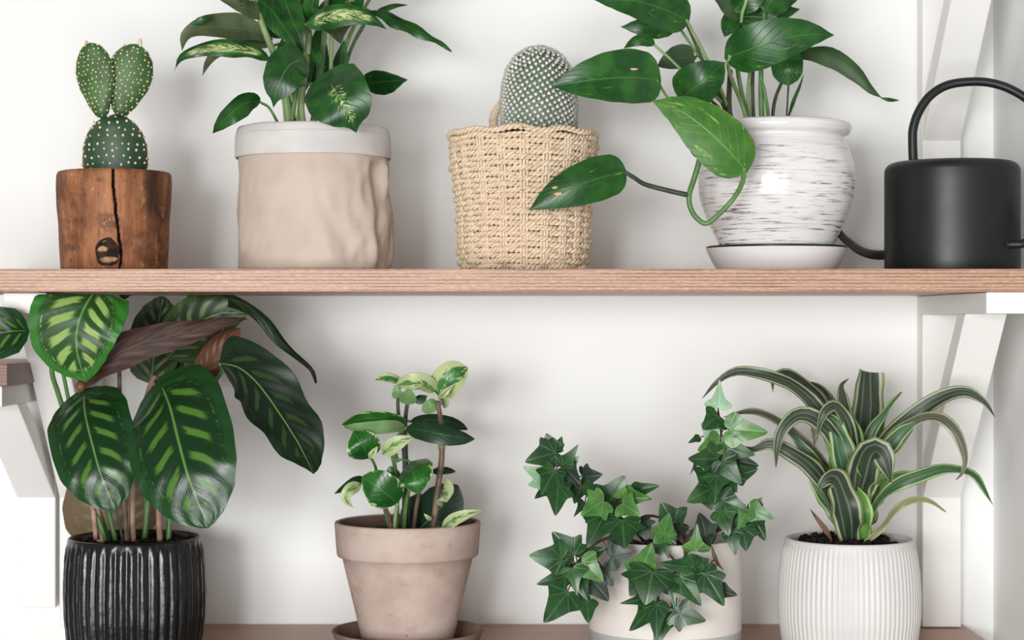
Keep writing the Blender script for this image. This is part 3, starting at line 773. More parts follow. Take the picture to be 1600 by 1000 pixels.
prof += [(r(108.5), zs1), (r(100), zs1-.005), (r(90), zs0+.006), (0.0001, zs0+.005)]
mb = MB(); lathe(mb, prof, c4, 96); mb.build('dish', M['glaze_white'], sauc)
mb = MB(); tube(mb, [Vector((c4[0]+math.sin(a)*r(107.5), c4[1]-math.cos(a)*r(107.5), zs1+.0008)) for a in [2*PI*i/96 for i in range(96)]], .00125, 8, True)
o_ = mb.build('lip', M['glaze_black'], sauc); o_['label'] = 'thin black lip'
zp0 = zs0+.0062
poth = thing('potted_pothos', 'trailing heart-leaf plant in a white pot with grey brush streaks', 'potted plant', (c4[0], c4[1], zp0))
zz = lambda py: zpx(py, Y4)
ztr = zpx(181, Y4-.068)
prof = smooth_prof([(.0, zp0), (r(80), zp0), (r(88), zz(386)), (r(99), zz(362)), (r(111), zz(336)), (r(119), zz(310)), (r(122), zz(284)), (r(119.5), zz(258)), (r(112), zz(234)), (r(104.5), zz(219)), (r(106), zz(214)), (r(113), zz(210)), (r(116), zz(203)), (r(114.5), zz(196)), (r(110), ztr-.0008), (r(104), ztr), (r(99), ztr-.003), (r(97), ztr-.012), (r(97), ztr-.03)], 4)
mb = MB(); lathe(mb, prof, c4, 128); mb.build('pot', M['brushed'], poth)
soil(poth, c4, r(97.5), ztr-.014, 4)
for pts, a, b, m in [
    ([(1172, 205, .0), (1160, 165, .0), (1146, 130, .02), (1138, 104, .04), (1141, 86, .05)], 7, 6, 'stalk_pale'),
    ([(1142, 200, .01), (1139, 160, .01), (1141, 110, .0)], 9, 8, 'stalk_dark'),
    ([(1170, 200, -.01), (1162, 160, -.01), (1154, 120, -.01), (1152, 100, -.01)], 7, 7, 'stalk_green'),
    ([(1172, 200, -.02), (1169, 150, -.02), (1172, 110, -.02), (1172, 70, -.02)], 7, 6, 'stalk_pale'),
    ([(1178, 200, -.02), (1176, 140, -.02), (1178, 80, -.02)], 6, 5, 'stalk_dark'),
    ([(1191, 200, -.0), (1189, 140, -.0), (1190, 90, 0), (1194, 20, 0), (1190, -20, 0)], 9, 6, 'stalk_green'),
    ([(1203, 200, .0), (1196, 150, .01), (1190, 125, .01)], 6, 5, 'stalk_green'),
    ([(1206, 200, -.01), (1210, 160, -.01), (1221, 130, -.015), (1240, 95, -.02)], 6, 5, 'stalk_dark'),
    ([(1228, 200, -.01), (1231, 150, -.01), (1232, 132, -.005)], 3, 3, 'stalk_dark'),
    ([(1150, 200, .0), (1122, 130, .02), (1098, 80, .03), (1082, 50, .035), (1072, 30, .04)], 6, 5, 'stalk_pale'),
    ([(1145, 200, .0), (1115, 130, .02), (1100, 100, .02), (1086, 66, .02), (1070, 30, .03)], 6, 5, 'stalk_dark'),
    ([(1140, 190, .0), (1115, 120, .01), (1088, 82, .01), (1058, 38, .01)], 5, 4, 'stalk_green'),
    ([(1128, 160, .02), (1095, 130, .03), (1070, 114, .04), (1045, 90, .04), (1022, 70, .04)], 5, 4, 'stalk_pale'),
    ([(1130, 175, .03), (1085, 175, .045), (1055, 165, .05), (1040, 148, .05), (1026, 124, .055)], 5, 4, 'stalk_green'),
    ([(1150, 200, .0), (1120, 165, .03), (1090, 142, .02), (1090, 150, .02)], 5, 4, 'stalk_dark'),
    ([(1164, -20, .02), (1166, 0, .02), (1160, 20, .02), (1158, 36, .02)], 6, 5, 'stalk_pale')]:
    stem(poth, Y4, pts, a, M[m], 'stalk', b)
stem(poth, Y4, [(1150, 192, .02), (1120, 176, .07), (1104, 200, .095), (1096, 238, .095), (1086, 275, .095), (1077, 304, .09), (1079, 325, .09), (1089, 341, .09), (1104, 349, .092), (1124, 334, .096), (1147, 309, .10), (1160, 285, .11), (1163, 262, .118)], 10, M['stalk_green'], 'vine', 7)
stem(poth, Y4, [(1110, 180, .075), (1080, 190, .09), (1075, 212, .092), (1082, 236, .095), (1094, 248, .096)], 6, M['stalk_dark'], 'vine', 6)
stem(poth, Y4, [(1076, 305, .09), (1045, 298, .092), (1008, 288, .094), (990, 277, .097), (975, 268, .10)], 8, M['stalk_dark'], 'stalk', 6)
PU = M['pothos_under']
PL = [
 ([(1026, 124, .055), (985, 121, .07), (940, 123, .078), (900, 128, .08), (861, 135, .075)], 88, 'pothos', dict(shape='heart', back=.2, roll=6, fold=.08)),
 ([(1072, 30, .04), (1030, 12, .055), (985, 0, .065), (924, -2, .065)], 66, 'pothos', dict(shape='heart', back=.2, roll=-4, fold=.1)),
 ([(1060, 40, .01), (1030, 42, .015), (1000, 42, .02), (969, 42, .015)], 36, 'pothos', dict(shape='ovate', roll=-15)),
 ([(1023, 70, .04), (1006, 62, .045), (990, 66, .045), (974, 76, .04)], 19, 'pothos', dict(shape='ovate', roll=-20)),
 ([(1086, 92, -.02), (1066, 90, -.015), (1046, 95, -.01), (1026, 104, -.015)], 42, 'pothos_under', dict(shape='heart', roll=10, und='pothos')),
 ([(1066, 152, .05), (1088, 135, .062), (1108, 118, .066), (1133, 97, .06)], 72, 'pothos', dict(shape='heart', back=.2, roll=-8, fold=.1)),
 ([(1163, 263, .118), (1136, 232, .122), (1102, 200, .122), (1065, 174, .118), (1018, 157, .11)], 90, 'pothos_yellow', dict(shape='heart', back=.18, roll=4, cup=-.08)),
 ([(975, 268, .10), (940, 277, .108), (902, 290, .112), (862, 308, .11), (826, 329, .105)], 70, 'pothos', dict(shape='heart', back=.12, roll=-6, fold=.1)),
 ([(1141, 88, .05), (1175, 76, .065), (1215, 62, .072), (1262, 54, .07), (1304, 55, .06)], 74, 'pothos', dict(shape='heart', back=.3, roll=8, cup=-.1)),
 ([(1238, 88, -.02), (1270, 84, -.01), (1305, 92, .0), (1338, 116, .005), (1360, 140, .005), (1379, 154, .0)], 30, 'pothos_under', dict(shape='lance', roll=25, cup=.3, und='pothos')),
 ([(1376, 153, .0), (1390, 156, .0), (1406, 157, -.005)], 6, 'pothos', dict(shape='lance', roll=20)),
 ([(1228, 82, -.005), (1230, 104, .005), (1232, 134, .0)], 50, 'pothos', dict(shape='round', roll=10, fold=.15)),
 ([(1158, 26, .0), (1144, 16, .01), (1128, 2, .012), (1112, -6, .01)], 30, 'pothos_under', dict(shape='ovate', roll=12, und='pothos')),
 ([(1150, 26, -.015), (1140, 38, -.01), (1132, 58, -.01)], 34, 'pothos', dict(shape='heart', roll=-15)),
 ([(1160, 60, -.03), (1160, 40, -.025), (1158, 20, -.03)], 34, 'pothos', dict(shape='ovate', roll=-15)),
 ([(1160, 32, -.01), (1190, 14, .0), (1225, 0, .005), (1258, -12, .0)], 36, 'pothos', dict(shape='ovate', roll=30, fold=.2)),
 ([(1180, 30, -.02), (1210, 24, -.015), (1232, 18, -.01), (1250, 14, -.01)], 34, 'pothos', dict(shape='ovate', roll=-28)),
 ([(1146, 16, .01), (1170, -4, .02), (1205, -30, .02)], 46, 'pothos', dict(shape='ovate', roll=10)),
 ([(1195, 18, .01), (1215, -14, .02), (1250, -50, .02)], 52, 'pothos', dict(shape='heart', roll=-12)),
 ([(1164, -18, .02), (1140, -50, .03), (1105, -75, .03)], 56, 'pothos', dict(shape='heart', roll=14)),
 ([(1231, 186, -.01), (1240, 158, -.005), (1250, 134, -.005), (1256, 116, -.01)], 6, 'pothos', dict(shape='lance', roll=30)),
]
for pts, w, m, k in PL:
    un = k.pop('und', None); lf = leaf(poth, Y4, pts, w, [M[m], M[un] if un else PU], **k)
    petiole(lf, poth, Y4, pts[0], 4, M['stalk_green'])
    for bx, by, bf, rr, sc in {975: ((866, 291, .1125, .0034, (1.1, .18, .75)), (872, 303, .1125, .0036, (1.2, .15, .45))), 1026: ((991, 108, .0745, .0032, (1.3, .15, .35)),)}.get(pts[0][0], ()):
        mb = MB(); blob(mb, W(bx, by, Y4-bf), rr, 10, 7, sc, .25); mb.build('dry_patch', M['dry_patch'], lf)

# ================================================================== 5 watering can
Y5 = -.185; c5 = (W(1487.5, 0, Y5).x, Y5); s5 = S(Y5)
can = thing('watering_can', 'matte black metal watering can with a large round loop handle', 'watering can', (c5[0], c5[1], ZU))
g = NT('black_metal', .40, .4); o = g.coord('Object')
M['black_metal'] = g.col(g.mix(g.noise(o, 40, 4), C(19, 22, 24), C(25, 28, 30))).m; g.rough(g.m_('ADD', .36, g.m_('MULTIPLY', g.noise(o, 30, 4), .12)))
zt5 = zpx(245, Y5-.066); rc = 104/s5
prof = [(0, ZU), (rc-.002, ZU), (rc-.0004, ZU+.0008), (rc, ZU+.002)]+[(rc, ZU+.002+(zt5-ZU-.012)*i/8) for i in range(1, 9)]
prof += [(rc-.010*(1-math.cos(t)), zt5-.010+.010*math.sin(t)) for t in [PI/2*i/8 for i in range(1, 9)]]+[(rc-.02, zt5+.0003), (.042, zt5+.0004), (.041, zt5-.004), (.0001, zt5-.006)]
mb = MB(); lathe(mb, prof, c5, 128); mb.build('body', M['black_metal'], can)
def tb(name, pts, a, b): return stem(can, Y5, pts, a, M['black_metal'], name, b, 16, 10)
tb('handle', [(1427, 252, .0), (1426, 225, .0), (1427, 200, .0), (1436, 174, .0), (1453, 150, .0), (1478, 134, .0), (1510, 128, .002), (1545, 129, .005), (1580, 140, .01), (1615, 164, .018), (1642, 205, .027), (1654, 260, .036), (1650, 315, .044), (1630, 358, .05), (1602, 379, .054), (1584, 382, .052), (1570, 382, .048)], 14.5, 13)
mb = MB(); blob(mb, W(1573, 382, Y5-.050), .0060, 12, 8, (1, .5, 1)); mb.build('handle_mount', M['black_metal'], can)
tb('spout', [(1394, 398, -.01), (1366, 398, -.03), (1345, 392, -.055), (1328, 380, -.083), (1313, 366, -.099), (1298, 340, -.105), (1284, 305, -.108), (1272, 265, -.11), (1262, 232, -.11)], 16, 9)

# ================================================================== 6 calathea in a black ribbed pot
Y6 = -.17; c6 = (W(211, 0, Y6).x, Y6); s6 = S(Y6)
cal = thing('potted_calathea', 'large plant with striped oval leaves in a glossy black ribbed pot', 'potted plant', (c6[0], c6[1], ZL))
g = NT('black_glaze', .26, .5); o = g.coord('Object'); M['black_glaze'] = g.col(g.mix(g.noise(o, 40, 3), C(15, 17, 18), C(23, 25, 26))).m
g.bump(g.noise(o, 130, 3), .35, .0012)
def ribbed_pot(parent, c, s, Y, pyprof, nrib, amp, mat, lump=0.0, rimpy=843, rim_in=6, ns=None, sharp=1.0, ribtop=None):
    ns = ns or nrib*8
    zs = lambda py: zpx(py, Y)
    P = [(0, ZL), ((pyprof[0][1]-6)/s, ZL), ((pyprof[0][1]-1)/s, ZL+.0012)]
    n = 26
    z0, z1 = ZL+.004, zs(rimpy)
    keys = sorted([(zs(py), hw/s) for py, hw in pyprof])
    for i in range(n+1): z = z0+(z1-z0)*i/n; P.append((interp(keys, z), z))
    rt = P[-1][0]; k = len(P)
    P += [(rt-.0006, z1+.0012), (rt-.002, z1+.002), (rt-.0045, z1+.0016), (rt-.0058, z1-.002), (rt-.0062, z1-.02)]
    def rf(a, z, r, j):
        if j < 3 or j >= k: return r, z
        f = min(1, max(0, (z1-z-.0035)/.004))*min(1, (z-ZL)/.006)
        h = abs(math.cos(a*nrib/2))**sharp
        l = lump*mn.noise(Vector((math.sin(a)*30, math.cos(a)*30, z*130))) if lump else 0
        return r+(amp*(h-.5)*2+l*h)*f, z
    mb = MB(); lathe(mb, P, c, ns, rf); return mb.build('pot', mat, parent), z1+.002, rt-.006
_, z6, r6 = ribbed_pot(cal, c6, s6, Y6, [(1020, 97), (990, 104), (960, 107), (930, 108), (900, 107.5), (870, 105.5), (843, 103)], 40, .0014, M['black_glaze'], .0007, 841)
soil(cal, c6, r6, z6-.008, 6, .005); crumbs(cal, c6, r6*.9, z6-.006, 90, .003)
for pts, a, b, m in [
    ([(158, 846, .01), (154, 815, .015), (150, 780, .03), (148, 700, .05)], 15, 9, 'stalk_pink'),
    ([(150, 842, .02), (146, 800, .03), (138, 740, .05), (134, 660, .05), (131, 618, .056)], 8, 6, 'stalk_pink'),
    ([(199, 846, .01), (195, 800, .015), (190, 730, .02), (186, 560, .02), (186, 470, .03)], 8, 6, 'stalk_brown'),
    ([(207, 846, .0), (206, 800, .0), (210, 700, .0), (236, 600, -.01), (246, 590, -.02)], 12, 7, 'stalk_pink'),
    ([(192, 846, .03), (185, 810, .035), (178, 790, .04)], 4, 3, 'stalk_dark'),
    ([(250, 844, .0), (248, 800, .01), (246, 720, .03), (252, 650, .06), (253, 606, .076)], 10, 7, 'stalk_pink'),
    ([(263, 844, -.01), (267, 800, -.01), (290, 700, 0), (325, 625, .02), (338, 594, .04), (348, 578, .06), (344, 568, .078)], 9, 6, 'stalk_green'),
    ([(170, 844, .0), (140, 760, .01), (106, 660, .03), (90, 612, .04), (81, 575, .05), (92, 520, .05), (150, 470, .06)], 9, 7, 'stalk_green'),
    ([(180, 844, .0), (160, 760, .0), (130, 650, .02), (124, 607, .06)], 8, 6, 'stalk_green'),
    ([(225, 844, -.02), (240, 740, -.02), (290, 640, -.02), (312, 600, -.01)], 8, 6, 'stalk_green'),
    ([(228, 844, -.04), (230, 740, -.05), (258, 560, -.05), (292, 470, -.04), (300, 461, -.03)], 7, 5, 'stalk_green'),
    ([(165, 844, .02), (130, 740, .03), (110, 640, .05), (92, 560, .065), (66, 522, .085), (46, 517, .093)], 7, 5, 'stalk_green')]:
    stem(cal, Y6, pts, a, M[m], 'stalk', b)
LC = [
 ([(150, 453, .094), (142, 464, .104), (129, 487, .112), (120, 518, .115), (121, 552, .112), (134, 597, .10)], 152, 'cal_bright', 'cal_under', dict(shape='cut', cup=-.06, roll=6, corr=.0005, nu=30, nv=16, asym=.10)),
 ([(131, 616, .062), (133, 647, .092), (143, 690, .114), (157, 740, .128), (180, 798, .128)], 136, 'cal', 'cal_under', dict(shape='oval', cup=-.14, roll=-4, corr=.0005, nu=30, nv=14, back=.26, wave=.02)),
 ([(253, 604, .082), (266, 638, .112), (279, 690, .138), (296, 750, .154), (326, 825, .156)], 174, 'cal', 'cal_under', dict(shape='oval', cup=-.10, roll=3, corr=.0005, nu=32, nv=16, back=.28, wave=.02)),
 ([(342, 567, .078), (374, 575, .09), (404, 601, .095), (438, 648, .092), (468, 696, .085), (490, 741, .075)], 100, 'cal_shaded', 'cal_under', dict(shape='oval', cup=-.1, roll=28, corr=.0005, nu=30, nv=12, wave=.10)),
 ([(122, 607, .065), (155, 572, .085), (200, 544, .09), (255, 528, .088), (310, 515, .085), (352, 503, .08), (386, 498, .07)], 56, 'cal_under', 'cal', dict(shape='lance', cup=.2, roll=10, nu=26, nv=10, wave=.12)),
 ([(236, 600, -.02), (240, 560, -.02), (246, 515, -.025), (254, 461, -.03)], 86, 'cal_olive', 'cal_under', dict(shape='broad', roll=-8, corr=.0005, nu=24, nv=12)),
 ([(262, 560, .0), (295, 520, .02), (335, 492, .03), (388, 488, .03)], 92, 'cal_olive', 'cal_under', dict(shape='broad', roll=6, corr=.0005, nu=24, nv=12, cup=-.2)),
 ([(306, 610, .01), (322, 575, .025), (346, 540, .035), (376, 512, .03)], 48, 'cal_under_warm', 'cal_shaded', dict(shape='broad', roll=-10, cup=-.3, nu=22, nv=10)),
 ([(285, 600, -.03), (290, 560, -.03), (300, 515, -.03), (305, 480, -.035)], 60, 'cal_shaded', 'cal_under', dict(shape='broad', roll=12, nu=20, nv=10)),
 ([(296, 462, -.01), (335, 464, .02), (375, 472, .04), (408, 496, .05), (440, 533, .05), (470, 562, .045), (487, 580, .045), (494, 599, .04)], 19, 'cal_shaded', 'cal_under', dict(shape='strap', roll=35, cup=.4, nu=30, wave=.2)),
 ([(46, 517, .095), (14, 518, .108), (-30, 528, .112), (-75, 560, .11)], 84, 'cal', 'cal_under', dict(shape='ovate', roll=6, corr=.0005, nu=26, nv=12)),
 ([(180, 850, -.06), (176, 810, -.07), (172, 770, -.075), (168, 715, -.08)], 158, 'cal_under_olive', 'cal', dict(shape='broad', roll=0, cup=-.1, nu=24, nv=12)),
 ([(186, 462, .03), (196, 460, .035), (208, 456.5, .036)], 14, 'cal_under', 'cal', dict(shape='lance', roll=20)),
]
for pts, w, a, b, k in LC:
    k['zmax'] = .0245; k['th'] = .0011; leaf(cal, Y6, pts, w, [M[a], M[b]], **k)
mb = MB(); blob(mb, W(126, 604, Y6-.07), .0052, 12, 8, (1, .9, 1)); mb.build('leaf_curl', M['cal_under_warm'], cal)

# ================================================================== 7 peperomia in terracotta on a saucer
Y7 = -.17; c7 = (W(637, 0, Y7).x, Y7); s7 = S(Y7); r = lambda px: px/s7; zz = lambda py: zpx(py, Y7)
g = NT('terracotta', .85, .2); o = g.coord('Object'); n = g.noise(o, 18, 4, .6); n2 = g.noise(g.scale(o, (30, 30, 60)), 1.0, 4, .6)
col = g.mix(g.step(n, .32, .7), C(176, 153, 142), C(193, 174, 164)); col = g.mix(g.m_('MULTIPLY', g.step(n2, .55, .75), .5), col, C(150, 116, 100))
col = g.mix(g.step(g.noise(o, 240, 2), .74, .78), col, C(120, 92, 80)); g.bump(g.noise(o, 300, 4), .3, .0008); M['terra'] = g.col(col).m
plain('terra_inside', C(96, 76, 66), C(116, 94, 82), .9, 40)
plain('terra_saucer', C(122, 100, 88), C(146, 122, 108), .85, 30, .2, .3)
zsr = zz(984)
ts = thing('plant_saucer', 'brown clay saucer under the terracotta pot', 'saucer', (c7[0], c7[1], ZL))
mb = MB(); lathe(mb, smooth_prof([(.0, ZL), (r(88), ZL), (r(98), ZL+.0015), (r(110), ZL+.010), (r(117), zsr-.002), (r(118.5), zsr), (r(115), zsr+.0008), (r(111), zsr-.002), (r(102), ZL+.009), (r(92), ZL+.0045), (.0001, ZL+.004)], 4), c7, 96)
mb.build('dish', M['terra_saucer'], ts)
zb7 = ZL+.0048
pep = thing('potted_peperomia', 'small plant with cream-edged rounded leaves in a pale terracotta pot', 'potted plant', (c7[0], c7[1], zb7))
prof = [(0, zb7), (r(66), zb7), (r(69), zb7+.001), (r(69.5), zb7+.003)]+[(r(69.5)+(r(102.5)-r(69.5))*i/8, zb7+.003+(zz(868)-zb7-.003)*i/8) for i in range(1, 9)]
prof += [(r(104), zz(867.5)), (r(109), zz(867)), (r(110.5), zz(864)), (r(112), zz(845)), (r(113.5), zz(822)), (r(114), zz(817)), (r(113), zz(814.5)), (r(110), zz(813.5)), (r(107), zz(815)), (r(106), zz(820)), (r(103), zz(850)), (r(100), zz(862))]
mb = MB(); lathe(mb, prof, c7, 112, None, 0, lambda j, k: 1 if j >= len(prof)-4 else 0); mb.build('pot', [M['terra'], M['terra_inside']], pep)
soil(pep, c7, r(104), zz(833), 7)
for pts, a, b, m in [
    ([(676, 838, .03), (680, 800, .03), (684, 765, .03), (690, 718, .03), (690, 690, .03), (688, 655, .025), (684, 628, .02)], 11, 7, 'stalk_brown'),
    ([(684, 640, .02), (690, 625, .02), (694, 616, .02)], 5, 5, 'stalk_brown'),
    ([(630, 838, .0), (632, 780, .0), (632, 715, .0), (627, 680, .0), (622, 640, .0), (622, 612, .0)], 8, 5, 'stalk_dark'),
    ([(640, 838, -.01), (634, 700, -.01), (634, 650, -.01), (640, 615, -.005)], 7, 6, 'stalk_dark'),
    ([(612, 838, .03), (608, 808, .035), (602, 792, .04)], 7, 5, 'stalk_brown'),
    ([(616, 836, .04), (618, 805, .045), (621, 786, .05)], 6, 5, 'stalk_pale'),
    ([(630, 838, .02), (634, 790, .03), (640, 760, .035)], 8, 6, 'stalk_green'),
    ([(645, 838, .0), (650, 795, .0), (656, 765, .01)], 8, 6, 'stalk_brown'),
    ([(620, 838, .0), (620, 760, .01), (614, 715, .02), (606, 706, .025), (600, 706, .03)], 7, 6, 'stalk_green'),
    ([(592, 752, .0), (586, 728, .02), (579, 714, .03)], 5, 4, 'stalk_green'),
    ([(612, 838, -.01), (600, 790, -.005), (594, 750, 0)], 6, 5, 'stalk_green'),
    ([(622, 722, .0), (617, 704, .0), (612, 690, .0)], 5, 5, 'stalk_green')]:
    stem(pep, Y7, pts, a, M[m], 'stem', b)
PP = [
 ([(687, 620, .02), (694, 602, .03), (708, 586, .032), (731, 574, .025)], 50, 'pep_varieg', 'pep_under_pale', dict(shape='round', roll=-8, cup=.25)),
 ([(686, 622, .035), (696, 613, .045), (709, 600, .042)], 11, 'pep_cream', 'pep_under', dict(shape='lance', roll=10)),
 ([(682, 614, .02), (662, 600, .04), (642, 598, .045), (618, 603, .03)], 30, 'pep_cream', 'pep_under_pale', dict(shape='round', roll=-20, cup=-.25)),
 ([(628, 600, .0), (612, 592, .012), (598, 591, .015), (586, 594, .01)], 16, 'pep_varieg', 'pep_under_pale', dict(shape='round', roll=-25, cup=-.2)),
 ([(622, 624, .0), (620, 612, .005), (616, 602, .005)], 18, 'pep_under', 'pep', dict(shape='ovate')),
 ([(637, 632, .0), (638, 618, .01), (640, 605, .015)], 28, 'pep_under', 'pep', dict(shape='ovate', roll=5)),
 ([(648, 622, -.01), (657, 624, -.01), (668, 618, -.012)], 16, 'pep_dark', 'pep_under', dict(shape='ovate', roll=10)),
 ([(684, 628, .01), (674, 634, .015), (659, 642, .01)], 22, 'pep_under', 'pep', dict(shape='round', roll=10)),
 ([(690, 630, .0), (696, 628, .005), (701, 624, .005)], 18, 'pep_under_pale', 'pep', dict(shape='round')),
 ([(634, 661, .0), (605, 655, .022), (570, 654, .026), (534, 664, .02)], 24, 'pep', 'pep_under', dict(shape='round', roll=-30, cup=.1)),
 ([(632, 664, .012), (606, 667, .035), (572, 669, .036), (537, 666, .028)], 20, 'pep_under', 'pep', dict(shape='round', roll=30, cup=.15)),
 ([(577, 715, .03), (571, 704, .045), (563, 690, .05), (552, 674, .042)], 54, 'pep', 'pep_under', dict(shape='round', roll=6, cup=-.12, back=.15)),
 ([(577, 716, .045), (584, 706, .05), (590, 697, .05)], 12, 'pep_cream', 'pep_under', dict(shape='lance', roll=10)),
 ([(598, 710, .03), (612, 698, .04), (628, 689, .043), (649, 682, .038)], 26, 'pep_cream', 'pep_under_pale', dict(shape='ovate', roll=-10, cup=.1)),
 ([(642, 659, -.02), (672, 656, -.03), (704, 660, -.03), (731, 671, -.02)], 20, 'pep_dark', 'pep_under', dict(shape='round', cup=-.1, roll=-30)),
 ([(635, 668, .045), (664, 673, .065), (704, 681, .07), (742, 686, .055)], 31, 'pep_dark', 'pep_under', dict(shape='round', cup=-.16, roll=-22)),
 ([(622, 786, .05), (606, 774, .062), (588, 760, .066), (565, 745, .058)], 60, 'pep', 'pep_under', dict(shape='round', roll=-6, cup=-.1)),
 ([(568, 748, .02), (552, 754, .035), (538, 763, .04), (522, 772, .035)], 17, 'pep_dark', 'pep_under', dict(shape='ovate', roll=-25)),
 ([(564, 756, .03), (546, 766, .045), (540, 780, .045), (552, 794, .04)], 20, 'pep_cream', 'pep_under_pale', dict(shape='ovate', roll=15)),
 ([(642, 722, .03), (645, 735, .058), (649, 750, .07), (654, 772, .068)], 64, 'pep', 'pep_under_pale', dict(shape='round', roll=0, cup=-.2, back=.12)),
 ([(622, 758, .0), (615, 745, .01), (609, 728, .01)], 26, 'pep', 'pep_under', dict(shape='round', roll=-8)),
 ([(650, 832, -.02), (675, 808, -.02), (695, 785, -.025), (716, 758, -.03)], 74, 'pep_dark', 'pep_under', dict(shape='round', roll=10)),
 ([(690, 767, .03), (694, 772, .05), (698, 784, .06)], 46, 'pep_cream', 'pep_under_pale', dict(shape='heart', roll=0, cup=-.1)),
 ([(674, 812, .04), (668, 808, .045), (662, 802, .045)], 7, 'pep_cream', 'pep_under_pale', dict(shape='ovate')),
 ([(690, 826, .04), (710, 812, .055), (732, 803, .06), (755, 797, .055)], 20, 'pep_cream', 'pep_under', dict(shape='ovate', roll=-25)),
 ([(676, 738, -.03), (693, 735, -.02), (712, 737, -.02)], 13, 'pep_dark', 'pep_under', dict(shape='round', roll=20)),
 ([(640, 830, -.03), (650, 800, -.03), (656, 770, -.035)], 46, 'pep_dark', 'pep_under', dict(shape='round', roll=-10)),
 ([(692, 690, .03), (690, 700, .03), (690, 708, .028)], 16, 'pep_under', 'pep', dict(shape='lance')),
]
for pts, w, a, b, k in PP:
    lf = leaf(pep, Y7, pts, w, [M[a], M[b]], nu=16, nv=8, **k); petiole(lf, pep, Y7, pts[0], 4, M['stalk_green'])

# ================================================================== 8 ivy in a cream cylinder pot
Y8 = -.165; c8 = (W(1039, 0, Y8).x, Y8); s8 = S(Y8); r = lambda px: px/s8; zz = lambda py: zpx(py, Y8)
ivyt = thing('potted_ivy', 'trailing ivy in a cream cylinder pot with a grey base band', 'potted plant', (c8[0], c8[1], ZL))
plain('pot_cream', C(222, 216, 209), C(227, 221, 214), .45, 14, .4)
plain('pot_grey', C(172, 174, 171), C(182, 184, 181), .5, 14, .4)
zr8, zg8 = zz(838), zz(979)
prof = [(0, ZL), (r(115), ZL), (r(118.4), ZL+.0015), (r(119), zg8-.0005), (r(119), zg8+.0005), (r(119), zr8-.002), (r(118.4), zr8-.0004), (r(117), zr8), (r(114.5), zr8-.0006), (r(113.5), zr8-.003), (r(113), zr8-.03)]
mb = MB(); lathe(mb, prof, c8, 112, None, 0, lambda j, k: 1 if j < 3 else 0); mb.build('pot', [M['pot_cream'], M['pot_grey']], ivyt)
soil(ivyt, c8, r(113.3), zr8-.012, 8, .006)
IVO = [(0, .0), (.09, -.12), (.25, -.18), (.41, -.13), (.46, -.02), (.40, .08), (.49, .20), (.56, .31), (.50, .37), (.35, .43), (.26, .58), (.15, .80), (.05, .96), (0, 1)]
IVB = [(0, .0), (.14, -.05), (.32, -.06), (.47, .03), (.52, .13), (.44, .22), (.27, .34), (.17, .52), (.10, .74), (.035, .94), (0, 1)]    # narrow bell-shaped leaf
IVH = [(0, .0), (.10, -.11), (.26, -.14), (.42, -.07), (.54, .09), (.51, .20), (.37, .36), (.27, .56), (.16, .80), (.05, .96), (0, 1)]
def ivy_leaf(base, tip, w, f0, f1, mat, roll=0, kind=0, droop=.12, cup=.10):
    A = W(base[0], base[1], Y8-f0); B = W(tip[0], tip[1], Y8-f1); ax = B-A; L = ax.length; t = ax.normalized()
    n, b = frame(t, roll); hw = w/S(Y8-f0)/max(.6, abs(math.cos(math.radians(roll))))
    OUT = (IVO, IVB, IVH)[kind]
    half = catmull([Vector((x, y, 0)) for x, y in OUT], 3); k1 = 1+.16*(R.random()-.5); k2 = 1+.16*(R.random()-.5)
    ol = [Vector((p.x*k1, p.y, 0)) for p in half]+[Vector((-p.x*k2, p.y, 0)) for p in reversed(half[1:-1])]
    cx = Vector((0, .20, 0)); rings = [0, .3, .55, .78, 1.0]; m = len(ol); ph = R.random()*6
    mb = MB(); top, uvs = [], []
    def put(p):
        ax_ = abs(p.x); rr = math.hypot(p.x, p.y-.2)
        z = L*(-droop*max(0, p.y-.15)**2*1.2+cup*ax_*.8-cup*1.1*rr*rr+.016*math.sin(4*math.atan2(p.x, p.y-.1)+ph)*rr*1.6)
        top.append(A+t*(p.y*L)+b*(p.x*hw)+n*z); uvs.append((p.x*.5+.5, (p.y+.15)/1.2))
    put(cx)
    for q in rings[1:]:
        for p in ol: put(cx.lerp(p, q))
    N = len(top); th = .0005; mb.v = top+[p-n*th for p in top]
    for i in range(m):
        j = (i+1) % m
        tri = [0, 1+j, 1+i]; mb.face(tri, [uvs[x] for x in tri], 0); mb.face([x+N for x in reversed(tri)], [uvs[x] for x in reversed(tri)], 1)
        for k in range(len(rings)-2):
            q = [1+k*m+i, 1+k*m+j, 1+(k+1)*m+j, 1+(k+1)*m+i]
            mb.face(q, [uvs[x] for x in q], 0); mb.face([x+N for x in reversed(q)], [uvs[x] for x in reversed(q)], 1)
        e = 1+(len(rings)-2)*m
        w0 = len(mb.v); mb.v += [mb.v[x] for x in (e+i, e+j, e+j+N, e+i+N)]
        mb.face([w0, w0+1, w0+2, w0+3], [uvs[e+i], uvs[e+j], uvs[e+j], uvs[e+i]], 0)
    # orientation check: first ring must face n
    v0, v1, v2 = (Vector(mb.v[x]) for x in mb.f[0])
    if (v1-v0).cross(v2-v0).dot(n) < 0:
        mb.f = [f[::-1] for f in mb.f]; mb.uv = [u[::-1] for u in mb.uv]
    return mb.build('leaf', [M[mat], M['ivy_under']], ivyt), A
